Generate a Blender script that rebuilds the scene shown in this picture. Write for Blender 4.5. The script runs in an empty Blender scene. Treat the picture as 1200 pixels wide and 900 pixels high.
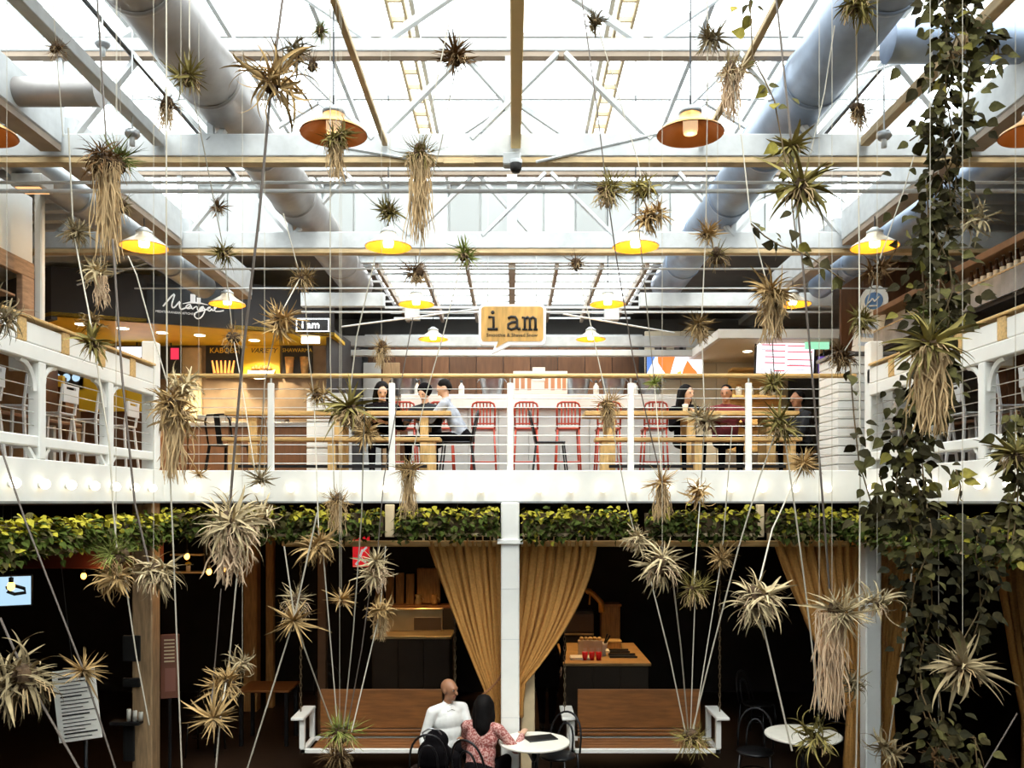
import bpy, bmesh, math, random
from math import sin, cos, pi, radians, sqrt
from mathutils import Vector, Matrix, Quaternion

SC = bpy.context.scene
COL = SC.collection
RND = random.Random(7)

# ---------------------------------------------------------------- camera
EYE = 3.25          # eye height above the ground floor
FPX = 1000.0        # focal length in pixels of a 1200 px wide frame
cam_d = bpy.data.cameras.new('camera')
cam = bpy.data.objects.new('camera', cam_d)
COL.objects.link(cam)
cam.location = (0, 0, EYE)
cam.rotation_euler = (pi / 2, 0, 0)
cam_d.sensor_width = 36.0
cam_d.lens = 36.0 * FPX / 1200.0
cam_d.shift_y = 138.0 / 1200.0
cam_d.clip_start = 0.05
cam_d.clip_end = 200
SC.camera = cam

# ---------------------------------------------------------------- world, sky light, exposure
w = bpy.data.worlds.new('sky')
SC.world = w
w.use_nodes = True
wb = w.node_tree.nodes['Background']
wb.inputs[0].default_value = (0.93, 0.98, 1.0, 1)
wb.inputs[1].default_value = 4.6
SC.view_settings.view_transform = 'Standard'
SC.view_settings.look = 'None'
SC.view_settings.exposure = 0.35
SC.view_settings.gamma = 1.0
SC.cycles.max_bounces = 7
SC.cycles.diffuse_bounces = 4
SC.cycles.glossy_bounces = 3
SC.cycles.transmission_bounces = 4
SC.cycles.transparent_max_bounces = 8
SC.cycles.sample_clamp_indirect = 6.0
SC.cycles.caustics_reflective = False
SC.cycles.caustics_refractive = False

def light(kind, name, loc, energy, color, size=0.1, rot=(0, 0, 0), spot=None, size_y=None):
    d = bpy.data.lights.new(name, kind)
    d.energy = energy
    d.color = color
    if kind == 'AREA':
        d.size = size
        if size_y:
            d.shape = 'RECTANGLE'
            d.size_y = size_y
    elif kind == 'SUN':
        d.angle = size
    else:
        d.shadow_soft_size = size
    if kind == 'SPOT' and spot:
        d.spot_size = spot
        d.spot_blend = 0.6
    o = bpy.data.objects.new(name, d)
    COL.objects.link(o)
    o.location = loc
    o.rotation_euler = rot
    return o

# daylight falling straight down the glazed roof
light('SUN', 'sun', (0, 0, 20), 2.6, (1.0, 0.95, 0.86), size=radians(14), rot=(radians(32), radians(8), 0))

# ---------------------------------------------------------------- materials
MATS = {}
def mat(name, col, rough=0.6, metal=0.0, var=0.0, scale=6.0, bump=0.0, emit=None, stretch=(1, 1, 1), col2=None, rnd=0.0, spec=0.5, thr=None):
    if name in MATS:
        return MATS[name]
    m = bpy.data.materials.new(name)
    m.use_nodes = True
    nt = m.node_tree
    b = nt.nodes['Principled BSDF']
    b.inputs['Roughness'].default_value = rough
    b.inputs['Metallic'].default_value = metal
    b.inputs['Specular IOR Level'].default_value = spec
    c = (col[0], col[1], col[2], 1)
    b.inputs['Base Color'].default_value = c
    if var > 0 or bump > 0 or col2:
        tc = nt.nodes.new('ShaderNodeTexCoord')
        mp = nt.nodes.new('ShaderNodeMapping')
        mp.inputs['Scale'].default_value = stretch
        nz = nt.nodes.new('ShaderNodeTexNoise')
        nz.inputs['Scale'].default_value = scale
        nz.inputs['Detail'].default_value = 4
        nt.links.new(tc.outputs['Object'], mp.inputs[0])
        nt.links.new(mp.outputs[0], nz.inputs['Vector'])
        cr = nt.nodes.new('ShaderNodeValToRGB')
        e = cr.color_ramp.elements
        lo, hi = (0.3, 0.7) if thr is None else thr
        e[0].position = lo
        e[1].position = hi
        c2 = col2 if col2 else tuple(min(1, v * (1 + var)) for v in col)
        c1 = col if col2 else tuple(v * (1 - var) for v in col)
        e[0].color = (*c1, 1)
        e[1].color = (*c2, 1)
        nt.links.new(nz.outputs[0], cr.inputs[0])
        last = cr.outputs[0]
        if rnd > 0:
            oi = nt.nodes.new('ShaderNodeObjectInfo')
            mr = nt.nodes.new('ShaderNodeMapRange')
            mr.inputs[3].default_value = 1 - rnd
            mr.inputs[4].default_value = 1 + rnd
            nt.links.new(oi.outputs['Random'], mr.inputs[0])
            hs = nt.nodes.new('ShaderNodeHueSaturation')
            nt.links.new(mr.outputs[0], hs.inputs['Value'])
            nt.links.new(last, hs.inputs['Color'])
            last = hs.outputs[0]
        nt.links.new(last, b.inputs['Base Color'])
        if bump > 0:
            bp = nt.nodes.new('ShaderNodeBump')
            bp.inputs['Strength'].default_value = bump
            bp.inputs['Distance'].default_value = 0.02
            nt.links.new(nz.outputs[0], bp.inputs['Height'])
            nt.links.new(bp.outputs[0], b.inputs['Normal'])
    if emit:
        b.inputs['Emission Color'].default_value = (*emit[0], 1)
        b.inputs['Emission Strength'].default_value = emit[1]
    MATS[name] = m
    return m

def glass_mat(name, tint=(1, 1, 1), gl=0.08):
    m = bpy.data.materials.new(name)
    m.use_nodes = True
    nt = m.node_tree
    nt.nodes.clear()
    out = nt.nodes.new('ShaderNodeOutputMaterial')
    mx = nt.nodes.new('ShaderNodeMixShader')
    tr = nt.nodes.new('ShaderNodeBsdfTransparent')
    gs = nt.nodes.new('ShaderNodeBsdfGlossy')
    tr.inputs[0].default_value = (*tint, 1)
    gs.inputs['Roughness'].default_value = 0.15
    mx.inputs[0].default_value = gl
    nt.links.new(tr.outputs[0], mx.inputs[1])
    nt.links.new(gs.outputs[0], mx.inputs[2])
    nt.links.new(mx.outputs[0], out.inputs[0])
    MATS[name] = m
    return m

WHITE = mat('white_paint', (0.86, 0.86, 0.82), 0.5, var=0.05, scale=3, bump=0.05)
BEAMW = mat('beam_white', (0.50, 0.515, 0.52), 0.55, var=0.10, scale=9, bump=0.1)
BEAMT = mat('beam_timber', (0.52, 0.38, 0.20), 0.6, var=0.25, scale=6, stretch=(1, 1, 6), bump=0.15)
RAFT = mat('rafter_brown', (0.30, 0.23, 0.17), 0.6, var=0.15, scale=6)
STEEL = mat('galvanised', (0.30, 0.28, 0.27), 0.42, 0.5, var=0.22, scale=3.5, bump=0.1)
STEELB = mat('galvanised_blue_lit', (0.22, 0.27, 0.36), 0.4, 0.55, var=0.22, scale=3.5, bump=0.1)  # bluish light on the right hand ducts is put into the steel colour
STEELD = mat('dull_steel', (0.32, 0.33, 0.34), 0.4, 0.8, var=0.2, scale=5)
BLACK = mat('black_paint', (0.012, 0.012, 0.012), 0.45)
BLACKM = mat('black_metal', (0.02, 0.02, 0.022), 0.35, 0.5)
DARKF = mat('dark_fascia', (0.045, 0.042, 0.045), 0.6, var=0.1, scale=2)
SIGNB = mat('sign_black', (0.012, 0.012, 0.014), 0.4)
YELLOW = mat('yellow_panel', (0.86, 0.55, 0.03), 0.45, var=0.06, scale=4)
OAK = mat('oak', (0.62, 0.40, 0.15), 0.5, var=0.22, scale=7, stretch=(1, 8, 8), bump=0.08)
OAKZ = mat('oak_upright', (0.66, 0.43, 0.17), 0.5, var=0.2, scale=7, stretch=(8, 8, 1), bump=0.08)
PALEW = mat('pale_timber', (0.42, 0.27, 0.14), 0.6, var=0.28, scale=5, stretch=(8, 8, 1), bump=0.2)
POSTW = mat('warm_timber', (0.42, 0.22, 0.07), 0.6, var=0.3, scale=5, stretch=(8, 8, 1), bump=0.2)
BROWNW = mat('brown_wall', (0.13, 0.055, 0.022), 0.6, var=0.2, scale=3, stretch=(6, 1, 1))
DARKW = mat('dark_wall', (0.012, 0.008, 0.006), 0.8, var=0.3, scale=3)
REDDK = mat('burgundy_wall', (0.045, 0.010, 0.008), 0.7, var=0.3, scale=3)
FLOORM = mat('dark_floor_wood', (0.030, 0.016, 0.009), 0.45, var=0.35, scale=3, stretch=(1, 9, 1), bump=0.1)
BENCHW = mat('bench_wood', (0.21, 0.078, 0.018), 0.5, var=0.25, scale=4, stretch=(1, 8, 8), bump=0.08)
BENCHB = mat('bench_white', (0.85, 0.84, 0.79), 0.5)
CURT = mat('curtain_linen', (0.48, 0.235, 0.058), 0.85, var=0.14, scale=40, bump=0.25)
RED = mat('stool_red', (0.42, 0.045, 0.02), 0.4)
REDC = mat('cup_red', (0.75, 0.01, 0.015), 0.4)
COPPER = mat('copper_shade', (0.62, 0.30, 0.08), 0.35, 0.7, var=0.15, scale=8)
SHADEW = mat('shade_outer', (0.62, 0.52, 0.38), 0.4, 0.4, var=0.15, scale=8)
BULB = mat('lamp_bulb', (1, 0.9, 0.7), 0.5, emit=((1.0, 0.86, 0.55), 9.0))
GLOBE = mat('globe_bulb', (1, 0.93, 0.8), 0.5, emit=((1.0, 0.88, 0.66), 3.2))
WARMB = mat('warm_bulb', (1, 0.6, 0.2), 0.5, emit=((1.0, 0.42, 0.07), 6.0))
SPOTL = mat('downlight_lens', (1, 1, 0.9), 0.5, emit=((1.0, 0.93, 0.72), 8.0))
WIREL = mat('wire_pale', (0.50, 0.45, 0.36), 0.45, 0.2)
WIRED = mat('wire_dark', (0.16, 0.13, 0.11), 0.45, 0.4)
CABLE = mat('rail_cable', (0.55, 0.55, 0.52), 0.35, 0.8)
GLASSR = glass_mat('roof_glass', (0.98, 1.0, 1.0), 0.05)
GREYP = mat('grey_white_panel', (0.62, 0.64, 0.63), 0.6, var=0.08, scale=3)
MARBLE = mat('table_marble', (0.84, 0.80, 0.70), 0.35, var=0.05, scale=8)
PAPER = mat('paper', (0.85, 0.82, 0.74), 0.7)
LEAD = mat('ink', (0.02, 0.02, 0.02), 0.6)
SOIL = mat('planter_box', (0.10, 0.065, 0.03), 0.8, var=0.3, scale=8)
CREAM = mat('cream_trim', (0.66, 0.52, 0.32), 0.6, var=0.15, scale=5)
SOFFC = mat('cream_soffit', (0.78, 0.68, 0.50), 0.6)
COUNTB = mat('counter_front', (0.045, 0.030, 0.018), 0.6, var=0.15, scale=2)
INOX = mat('stainless', (0.55, 0.40, 0.20), 0.35, 0.6, var=0.15, scale=3)
BUCKET = mat('bucket_metal', (0.42, 0.43, 0.46), 0.3, 0.85, var=0.15, scale=9)
CORR = mat('corrugated', (0.24, 0.235, 0.235), 0.5, 0.3, var=0.25, scale=6)
SKIN1 = mat('skin_brown', (0.36, 0.17, 0.09), 0.5)
SKIN2 = mat('skin_light', (0.60, 0.36, 0.24), 0.5)
LIP = mat('lips', (0.25, 0.07, 0.05), 0.5)
SHIRTW = mat('shirt_white', (0.82, 0.82, 0.80), 0.8, var=0.04, scale=14, bump=0.2)
PINK = mat('pink_blouse', (0.30, 0.07, 0.06), 0.85, scale=55, col2=(0.62, 0.36, 0.32), thr=(0.45, 0.58))
CLOTHB = mat('black_cloth', (0.006, 0.005, 0.006), 0.9, var=0.2, scale=10, spec=0.05)
CLOTHN = mat('navy_cloth', (0.014, 0.016, 0.022), 0.9, var=0.2, scale=10)
CLOTHG = mat('grey_denim', (0.33, 0.36, 0.42), 0.9, var=0.25, scale=12, bump=0.2)
CLOTHM = mat('maroon_cloth', (0.15, 0.018, 0.022), 0.9, var=0.2, scale=10)
HAIR = mat('hair_black', (0.005, 0.004, 0.004), 0.7, var=0.3, scale=30, bump=0.3, spec=0.12)
HAIRS = mat('cropped_hair', (0.05, 0.03, 0.022), 0.8)
EYEW = mat('eye_white', (0.36, 0.30, 0.26), 0.4)
SCREEN = mat('screen_white', (0.1, 0.1, 0.1), 0.3, emit=((0.93, 0.92, 1.0), 1.25))
SCRED = mat('screen_red', (0.1, 0, 0), 0.3, emit=((0.75, 0.03, 0.08), 1.0))
SCBLUE = mat('screen_blue', (0, 0, 0.1), 0.3, emit=((0.12, 0.28, 0.75), 1.0))
SCORG = mat('screen_orange', (0.1, 0, 0), 0.3, emit=((0.9, 0.25, 0.05), 1.0))
SCCOLD = mat('screen_cold', (0.1, 0.1, 0.1), 0.3, emit=((0.45, 0.68, 0.86), 0.9))
NEON = mat('neon_white', (1, 1, 1), 0.3, emit=((0.9, 0.97, 1.0), 3.0))
PLY = mat('sign_ply', (0.72, 0.42, 0.12), 0.55, var=0.2, scale=4, stretch=(5, 1, 1))
BLUEP = mat('blue_print', (0.10, 0.22, 0.45), 0.6)
REDS = mat('red_sign', (0.72, 0.01, 0.02), 0.5, emit=((1.0, 0.02, 0.03), 0.35))
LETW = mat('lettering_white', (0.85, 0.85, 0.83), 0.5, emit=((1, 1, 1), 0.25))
BRICKW = mat('worn_boards', (0.42, 0.27, 0.17), 0.7, var=0.25, scale=9, stretch=(1, 1, 6))
WHITEC = mat('white_metal_chair', (0.80, 0.82, 0.83), 0.4)

# ---------------------------------------------------------------- mesh builder
class MB:
    def __init__(s):
        s.v = []; s.f = []; s.m = []
    def add(s, vs, fs, mi=0):
        o = len(s.v)
        s.v.extend([tuple(v) for v in vs])
        s.f.extend([tuple(i + o for i in f) for f in fs])
        s.m.extend([mi] * len(fs))
        return s
    def box(s, x0, x1, y0, y1, z0, z1, mi=0):
        vs = [(x0, y0, z0), (x1, y0, z0), (x1, y1, z0), (x0, y1, z0), (x0, y0, z1), (x1, y0, z1), (x1, y1, z1), (x0, y1, z1)]
        return s.add(vs, [(3, 2, 1, 0), (4, 5, 6, 7), (0, 1, 5, 4), (1, 2, 6, 5), (2, 3, 7, 6), (3, 0, 4, 7)], mi)
    def bbox(s, x0, x1, y0, y1, z0, z1, b=0.01, mi=0):
        # box with chamfered vertical and horizontal edges
        bm = bmesh.new()
        bmesh.ops.create_cube(bm, size=1)
        for v in bm.verts:
            v.co = Vector(((x0 + x1) / 2 + v.co.x * (x1 - x0), (y0 + y1) / 2 + v.co.y * (y1 - y0), (z0 + z1) / 2 + v.co.z * (z1 - z0)))
        bmesh.ops.bevel(bm, geom=list(bm.edges), offset=min(b, 0.45 * min(abs(x1 - x0), abs(y1 - y0), abs(z1 - z0))), segments=1, affect='EDGES')
        bm.verts.index_update()
        s.add([v.co.copy() for v in bm.verts], [[v.index for v in f.verts] for f in bm.faces], mi)
        bm.free()
        return s
    def beam(s, a, b, wd, ht, mi=0, up=(0, 0, 1)):
        a = Vector(a); b = Vector(b)
        d = (b - a).normalized()
        u = Vector(up)
        if abs(d.dot(u)) > 0.98:
            u = Vector((0, 1, 0))
        sx = d.cross(u).normalized()
        uz = sx.cross(d).normalized()
        vs = []
        for p in (a, b):
            for (i, j) in ((-1, -1), (1, -1), (1, 1), (-1, 1)):
                vs.append(p + sx * (i * wd / 2) + uz * (j * ht / 2))
        return s.add(vs, [(3, 2, 1, 0), (4, 5, 6, 7), (0, 1, 5, 4), (1, 2, 6, 5), (2, 3, 7, 6), (3, 0, 4, 7)], mi)
    def tube(s, pts, r, n=8, mi=0, cap=True):
        pts = [Vector(p) for p in pts]
        k = len(pts)
        rs = r if isinstance(r, (list, tuple)) else [r] * k
        d0 = (pts[1] - pts[0]).normalized()
        u = d0.cross(Vector((0, 0, 1)))
        if u.length < 0.1:
            u = d0.cross(Vector((1, 0, 0)))
        u.normalize()
        vs = []
        for i in range(k):
            if i == 0: d = pts[1] - pts[0]
            elif i == k - 1: d = pts[-1] - pts[-2]
            else: d = pts[i + 1] - pts[i - 1]
            d.normalize()
            u = (u - d * u.dot(d))
            u.normalize()
            w_ = d.cross(u)
            for j in range(n):
                t = 2 * pi * j / n
                vs.append(pts[i] + (u * cos(t) + w_ * sin(t)) * rs[i])
        fs = []
        for i in range(k - 1):
            for j in range(n):
                a = i * n + j; b = i * n + (j + 1) % n
                fs.append((a, b, b + n, a + n))
        if cap:
            fs.append(tuple(reversed(range(n))))
            fs.append(tuple((k - 1) * n + j for j in range(n)))
        return s.add(vs, fs, mi)
    def lathe(s, c, prof, n=20, mi=0, axis=None, close=False):
        # prof: (radius, height) pairs
        c = Vector(c)
        q = Vector((0, 0, 1)).rotation_difference(Vector(axis)) if axis else Quaternion()
        vs = []
        for (r, h) in prof:
            for j in range(n):
                t = 2 * pi * j / n
                vs.append(c + q @ Vector((r * cos(t), r * sin(t), h)))
        fs = []
        for i in range(len(prof) - 1):
            for j in range(n):
                a = i * n + j; b = i * n + (j + 1) % n
                fs.append((a, b, b + n, a + n))
        if close:
            fs.append(tuple(reversed(range(n))))
            fs.append(tuple((len(prof) - 1) * n + j for j in range(n)))
        return s.add(vs, fs, mi)
    def ell(s, c, r, rot=None, nu=14, nv=10, mi=0):
        c = Vector(c)
        R = rot if rot is not None else Matrix.Identity(3)
        vs = [c + R @ Vector((0, 0, -r[2]))]
        for i in range(1, nv):
            ph = -pi / 2 + pi * i / nv
            for j in range(nu):
                t = 2 * pi * j / nu
                vs.append(c + R @ Vector((r[0] * cos(ph) * cos(t), r[1] * cos(ph) * sin(t), r[2] * sin(ph))))
        vs.append(c + R @ Vector((0, 0, r[2])))
        fs = []
        for j in range(nu):
            fs.append((0, 1 + (j + 1) % nu, 1 + j))
        for i in range(nv - 2):
            for j in range(nu):
                a = 1 + i * nu + j; b = 1 + i * nu + (j + 1) % nu
                fs.append((a, b, b + nu, a + nu))
        l = len(vs) - 1
        o = 1 + (nv - 2) * nu
        for j in range(nu):
            fs.append((o + j, o + (j + 1) % nu, l))
        return s.add(vs, fs, mi)
    def mesh(s, name, mats, smooth=False):
        me = bpy.data.meshes.new(name)
        me.from_pydata(s.v, [], s.f)
        if not isinstance(mats, (list, tuple)):
            mats = [mats]
        for m in mats:
            me.materials.append(m)
        if len(mats) > 1:
            me.polygons.foreach_set('material_index', s.m)
        if smooth:
            me.polygons.foreach_set('use_smooth', [True] * len(me.polygons))
        me.update()
        return me
    def build(s, name, mats, parent=None, smooth=False, loc=None, **props):
        o = bpy.data.objects.new(name, s.mesh(name, mats, smooth))
        COL.objects.link(o)
        if parent is not None:
            o.parent = parent
        if loc is not None:
            o.location = loc
        for k, v in props.items():
            o[k] = v
        return o

def thing(name, label, cat, loc=(0, 0, 0), rz=0.0, group=None):
    o = bpy.data.objects.new(name, None)
    COL.objects.link(o)
    o.location = loc
    o.rotation_euler = (0, 0, rz)
    o['label'] = label
    o['category'] = cat
    if group: o['group'] = group
    o.empty_display_size = 0.1
    return o

def tag(o, label, cat, group=None):
    o['label'] = label
    o['category'] = cat
    if group: o['group'] = group
    return o

def struct(name, mb, m, parent=None, **k):
    o = mb.build(name, m, parent, **k)
    if parent is None:
        o['kind'] = 'structure'
    return o

def copy_tree(o, parent=None):
    c = o.copy()
    COL.objects.link(c)
    if parent is not None:
        c.parent = parent
    for ch in list(o.children):
        copy_tree(ch, c)
    return c

def P(px, py, Y):
    """a spot of the room Y metres ahead of the eye"""
    return Vector(((px - 600) * Y / FPX, Y, EYE - (py - 588) * Y / FPX))

ORD = ['first', 'second', 'third', 'fourth', 'fifth', 'sixth', 'seventh', 'eighth', 'ninth', 'tenth', 'eleventh', 'twelfth',
       'thirteenth', 'fourteenth', 'fifteenth', 'sixteenth', 'seventeenth', 'eighteenth', 'nineteenth', 'twentieth']

def text_obj(name, body, size, loc, rot, m, parent=None, ext=0.003, sx=1.0, align='CENTER', shear=0.0):
    cu = bpy.data.curves.new(name, 'FONT')
    cu.body = body
    cu.size = size
    cu.extrude = ext
    cu.align_x = align
    cu.align_y = 'CENTER'
    cu.shear = shear
    cu.resolution_u = 2
    t = bpy.data.objects.new(name, cu)
    COL.objects.link(t)
    dg = bpy.context.evaluated_depsgraph_get()
    me = bpy.data.meshes.new_from_object(t.evaluated_get(dg))
    bpy.data.objects.remove(t)
    me.materials.clear()
    me.materials.append(m)
    o = bpy.data.objects.new(name, me)
    COL.objects.link(o)
    o.location = loc
    o.rotation_euler = rot
    o.scale = (sx, 1, 1)
    if parent is not None: o.parent = parent
    return o
# ================================================================ SETTING
def zz(h): return EYE + h
struct('floor', MB().box(-9, 9, -4, 17, -0.1, 0), FLOORM)
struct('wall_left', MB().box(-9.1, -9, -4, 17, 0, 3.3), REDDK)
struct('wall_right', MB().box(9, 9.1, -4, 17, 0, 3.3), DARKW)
struct('wall_left', MB().box(-9.1, -9, -4, 17, 3.3, 7.0), GREYP)
struct('wall_right', MB().box(9, 9.1, -4, 17, 3.3, 7.0), GREYP)
struct('wall_back', MB().box(-9, 9, -4.1, -4, 0, 7.7), GREYP)
struct('wall_far', MB().box(-9, 9, 16.2, 16.3, 0, 3.3), DARKW)
struct('wall_far', MB().box(-9, 9, 16.2, 16.3, 3.3, 7.0), mat('far_grey', (0.13, 0.125, 0.12), 0.7, var=0.15, scale=2))
# ground floor service wall behind the counters
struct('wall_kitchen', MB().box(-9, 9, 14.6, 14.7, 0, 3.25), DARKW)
# mezzanine slabs
MEZF = mat('mezzanine_deck', (0.16, 0.10, 0.06), 0.6, var=0.2, scale=4)
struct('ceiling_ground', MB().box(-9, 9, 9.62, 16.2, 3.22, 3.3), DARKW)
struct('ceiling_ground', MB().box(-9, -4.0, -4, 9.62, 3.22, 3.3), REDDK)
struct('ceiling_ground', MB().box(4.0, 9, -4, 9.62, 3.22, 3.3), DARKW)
struct('floor_mezzanine', MB().box(-9, 9, 9.6, 16.2, 3.3, 3.58), MEZF)
struct('floor_mezzanine', MB().box(-9, -3.98, -4, 9.6, 3.3, 3.58), MEZF)
struct('floor_mezzanine', MB().box(3.98, 9, -4, 9.6, 3.3, 3.58), MEZF)
# white fascia boards round the opening
struct('trim_1', MB().bbox(-3.9, 3.9, 9.50, 9.62, 3.245, 3.60, 0.006), WHITE)
struct('trim_2', MB().bbox(-3.98, -3.88, -4, 9.62, 3.245, 3.60, 0.006), WHITE)
struct('trim_3', MB().bbox(3.88, 3.98, -4, 9.62, 3.245, 3.60, 0.006), WHITE)
# slim lip under the fascia
struct('trim_4', MB().box(-3.86, 3.86, 9.475, 9.50, 3.235, 3.255), STEELD)
struct('trim_5', MB().box(-3.88, -3.85, -1, 9.5, 3.235, 3.255), STEELD)
struct('trim_6', MB().box(3.85, 3.88, -1, 9.5, 3.235, 3.255), STEELD)

# roof: glazed centre, low aisles, low glazed strip beyond the clerestory wall
RZ = 7.60
sk = struct('window_1', MB().box(-4.36, -4.26, -4, 11.6, 6.6, 6.7).box(4.26, 4.36, -4, 11.6, 6.6, 6.7), BEAMW)
XS = [-4.3 + 0.86 * i for i in range(11)]
YS = [-3.1 + 1.225 * i for i in range(13)]
pane = MB().box(0.02, 0.84, 0.02, 1.205, 0, 0.012).mesh('pane', GLASSR)
for i in range(10):
    for j in range(12):
        o = bpy.data.objects.new('pane', pane); COL.objects.link(o); o.parent = sk
        o.location = (XS[i], YS[j], RZ)
rb = MB().box(-0.02, 0.02, -3.1, 11.6, -0.10, 0.0).mesh('glazing_bar', BEAMW)
for x in XS:
    o = bpy.data.objects.new('glazing_bar', rb); COL.objects.link(o); o.parent = sk; o.location = (x, 0, RZ)
cb = MB().box(-4.3, 4.3, -0.02, 0.02, -0.04, 0.0).mesh('cross_bar', BEAMW)
for y in YS:
    o = bpy.data.objects.new('cross_bar', cb); COL.objects.link(o); o.parent = sk; o.location = (0, y, RZ)
for sgn in (-1, 1):
    for j in range(12):
        MB().box(sgn * 4.31 - 0.005, sgn * 4.31 + 0.005, YS[j] + 0.03, YS[j] + 1.19, 6.7, RZ).build('pane', GLASSR, sk)
        MB().box(sgn * 4.31 - 0.03, sgn * 4.31 + 0.03, YS[j] - 0.03, YS[j] + 0.03, 6.7, RZ).build('mullion', BEAMW, sk)
struct('ceiling_back', MB().box(-4.4, 4.4, -4, -3.1, RZ, RZ + 0.1), WHITE)
# aisle decks, sloping up towards the glazing, ribbed
DECK = mat('ribbed_deck', (0.62, 0.63, 0.62), 0.55, var=0.12, scale=4)
for sgn in (-1, 1):
    d = MB()
    a = Vector((sgn * 4.3, 0, 6.60)); b = Vector((sgn * 9.0, 0, 6.46))
    for (y0, y1) in ((-4, 16.2),):
        d.add([(a.x, y0, a.z), (b.x, y0, b.z), (b.x, y1, b.z), (a.x, y1, a.z), (a.x, y0, a.z + .1), (b.x, y0, b.z + .1), (b.x, y1, b.z + .1), (a.x, y1, a.z + .1)],
              [(0, 1, 2, 3), (4, 7, 6, 5), (0, 4, 5, 1), (1, 5, 6, 2), (2, 6, 7, 3), (3, 7, 4, 0)])
    dk = struct('ceiling_aisle', d, DECK)
    rm = MB().beam((a.x, 0, a.z - .04), (b.x, 0, b.z - .04), 0.10, 0.08).mesh('rib', DECK)
    for k in range(30):
        o = bpy.data.objects.new('rib', rm); COL.objects.link(o); o.parent = dk; o.location = (0, 2.2 + 0.32 * k, 0)
# clerestory wall boards
cw = struct('wall_clerestory', MB().box(-4.3, 4.3, 11.66, 11.70, 6.62, RZ), GREYP)
rr = random.Random(3)
for k in range(20):
    x0 = -4.3 + 0.43 * k
    m = mat('siding_%d' % (k % 4), tuple(v * (0.34 + 0.05 * (k % 4)) for v in (0.86, 0.88, 0.86)), 0.6)
    MB().bbox(x0 + 0.012, x0 + 0.418, 11.62 - 0.012 * (k % 2), 11.66, 6.62, RZ, 0.006).build('siding_board', m, cw)
# low strip beyond
sk2 = struct('window_2', MB().box(-2.3, 2.3, 11.66, 11.74, 6.52, 6.64), BEAMW)
for k in range(-3, 4):
    x = k * 0.62
    wd = 0.10 if k == 0 else 0.05
    MB().box(x - wd / 2, x + wd / 2, 11.7, 15.3, 6.46, 6.58).build('rafter', RAFT, sk2)
for k in range(-3, 3):
    for j in range(4):
        MB().box(k * .62 + .03, k * .62 + .59, 11.74 + j * .89, 12.61 + j * .89, 6.585, 6.597).build('pane', GLASSR, sk2)
for j in range(9):
    MB().box(-2.1, 2.1, 11.8 + j * .42, 11.83 + j * .42, 6.50, 6.53).build('cross_bar', BEAMW, sk2)
DKC = mat('dark_ceiling', (0.10, 0.095, 0.095), 0.7, var=0.2, scale=2)
struct('ceiling_far', MB().box(-4.4, -2.1, 11.7, 16.2, 6.72, 6.8), DKC)
struct('ceiling_far', MB().box(2.1, 4.4, 11.7, 16.2, 6.72, 6.8), DKC)
struct('ceiling_far', MB().box(-2.1, 2.1, 15.3, 16.2, 6.72, 6.8), DKC)

# ---------------------------------------------------------------- trusses
def truss(Y, label, full=True):
    t = thing('roof_truss', label, 'truss', (0, Y, zz(2.73)))
    L = 8.9
    MB().bbox(-L, L, -0.06, 0.06, 0, 0.18, 0.008).build('bottom_chord', BEAMW, t)
    MB().box(-L, L, -0.05, 0.05, -0.045, -0.001).build('timber_soffit', BEAMT, t)
    if not full:
        return t
    MB().bbox(-4.3, 4.3, -0.05, 0.05, 0.84, 0.94, 0.006).build('top_chord', BEAMW, t)
    MB().box(-4.3, 4.3, -0.04, 0.04, 0.80, 0.839).build('timber_soffit', RAFT, t)
    MB().box(-0.055, 0.055, -0.05, 0.05, 0.18, 0.80).build('king_post', BEAMW, t)
    top, bot = 0.82, 0.14
    segs = [(-.36, top, .25, bot), (.36, top, -.32, bot)]
    for s in (-1, 1):
        segs += [(s * .42, top, s * 1.1, bot), (s * 1.1, bot, s * 1.8, top), (s * 1.8, top, s * 2.4, bot), (s * 2.4, bot, s * 3.0, top),
                 (s * 3.0, top, s * 3.55, bot), (s * 3.6, bot, s * 4.25, top), (s * 4.25, top, s * 5.0, bot)]
    for k, (x0, z0, x1, z1) in enumerate(segs):
        MB().beam((x0, 0.035 * (-1) ** k, z0), (x1, 0.035 * (-1) ** k, z1), 0.035, 0.065, up=(0, 1, 0)).build('brace', BEAMW, t)
    for x in (-3.6, -2.4, 2.4, 3.6):
        MB().box(x - .025, x + .025, -0.02, 0.02, .18, .80).build('post', BEAMW, t)
    # upper tier up to the glazing
    for s in (-1, 1):
        MB().beam((s * 0.04, 0, 1.60), (s * 1.05, 0, 0.92), 0.05, 0.06, up=(0, 1, 0)).build('brace', BEAMW, t)
        MB().beam((s * 2.1, 0, 1.60), (s * 1.1, 0, 0.92), 0.04, 0.05, up=(0, 1, 0)).build('brace', BEAMW, t)
        MB().beam((s * 2.1, 0, 1.60), (s * 3.2, 0, 0.92), 0.04, 0.05, up=(0, 1, 0)).build('brace', BEAMW, t)
        MB().beam((s * 4.2, 0, 1.60), (s * 3.3, 0, 0.92), 0.05, 0.06, up=(0, 1, 0)).build('brace', BEAMW, t)
    MB().box(-.04, .04, -.03, .03, .94, 1.6).build('post', BEAMW, t)
    return t
truss(4.35, 'white painted roof truss overhead, nearest, above the top edge of the view')
truss(6.80, 'white roof truss crossing the view in front of the brown central beam end')
truss(9.25, 'white roof truss right above the mezzanine edge, behind the second lamp row')
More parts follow.
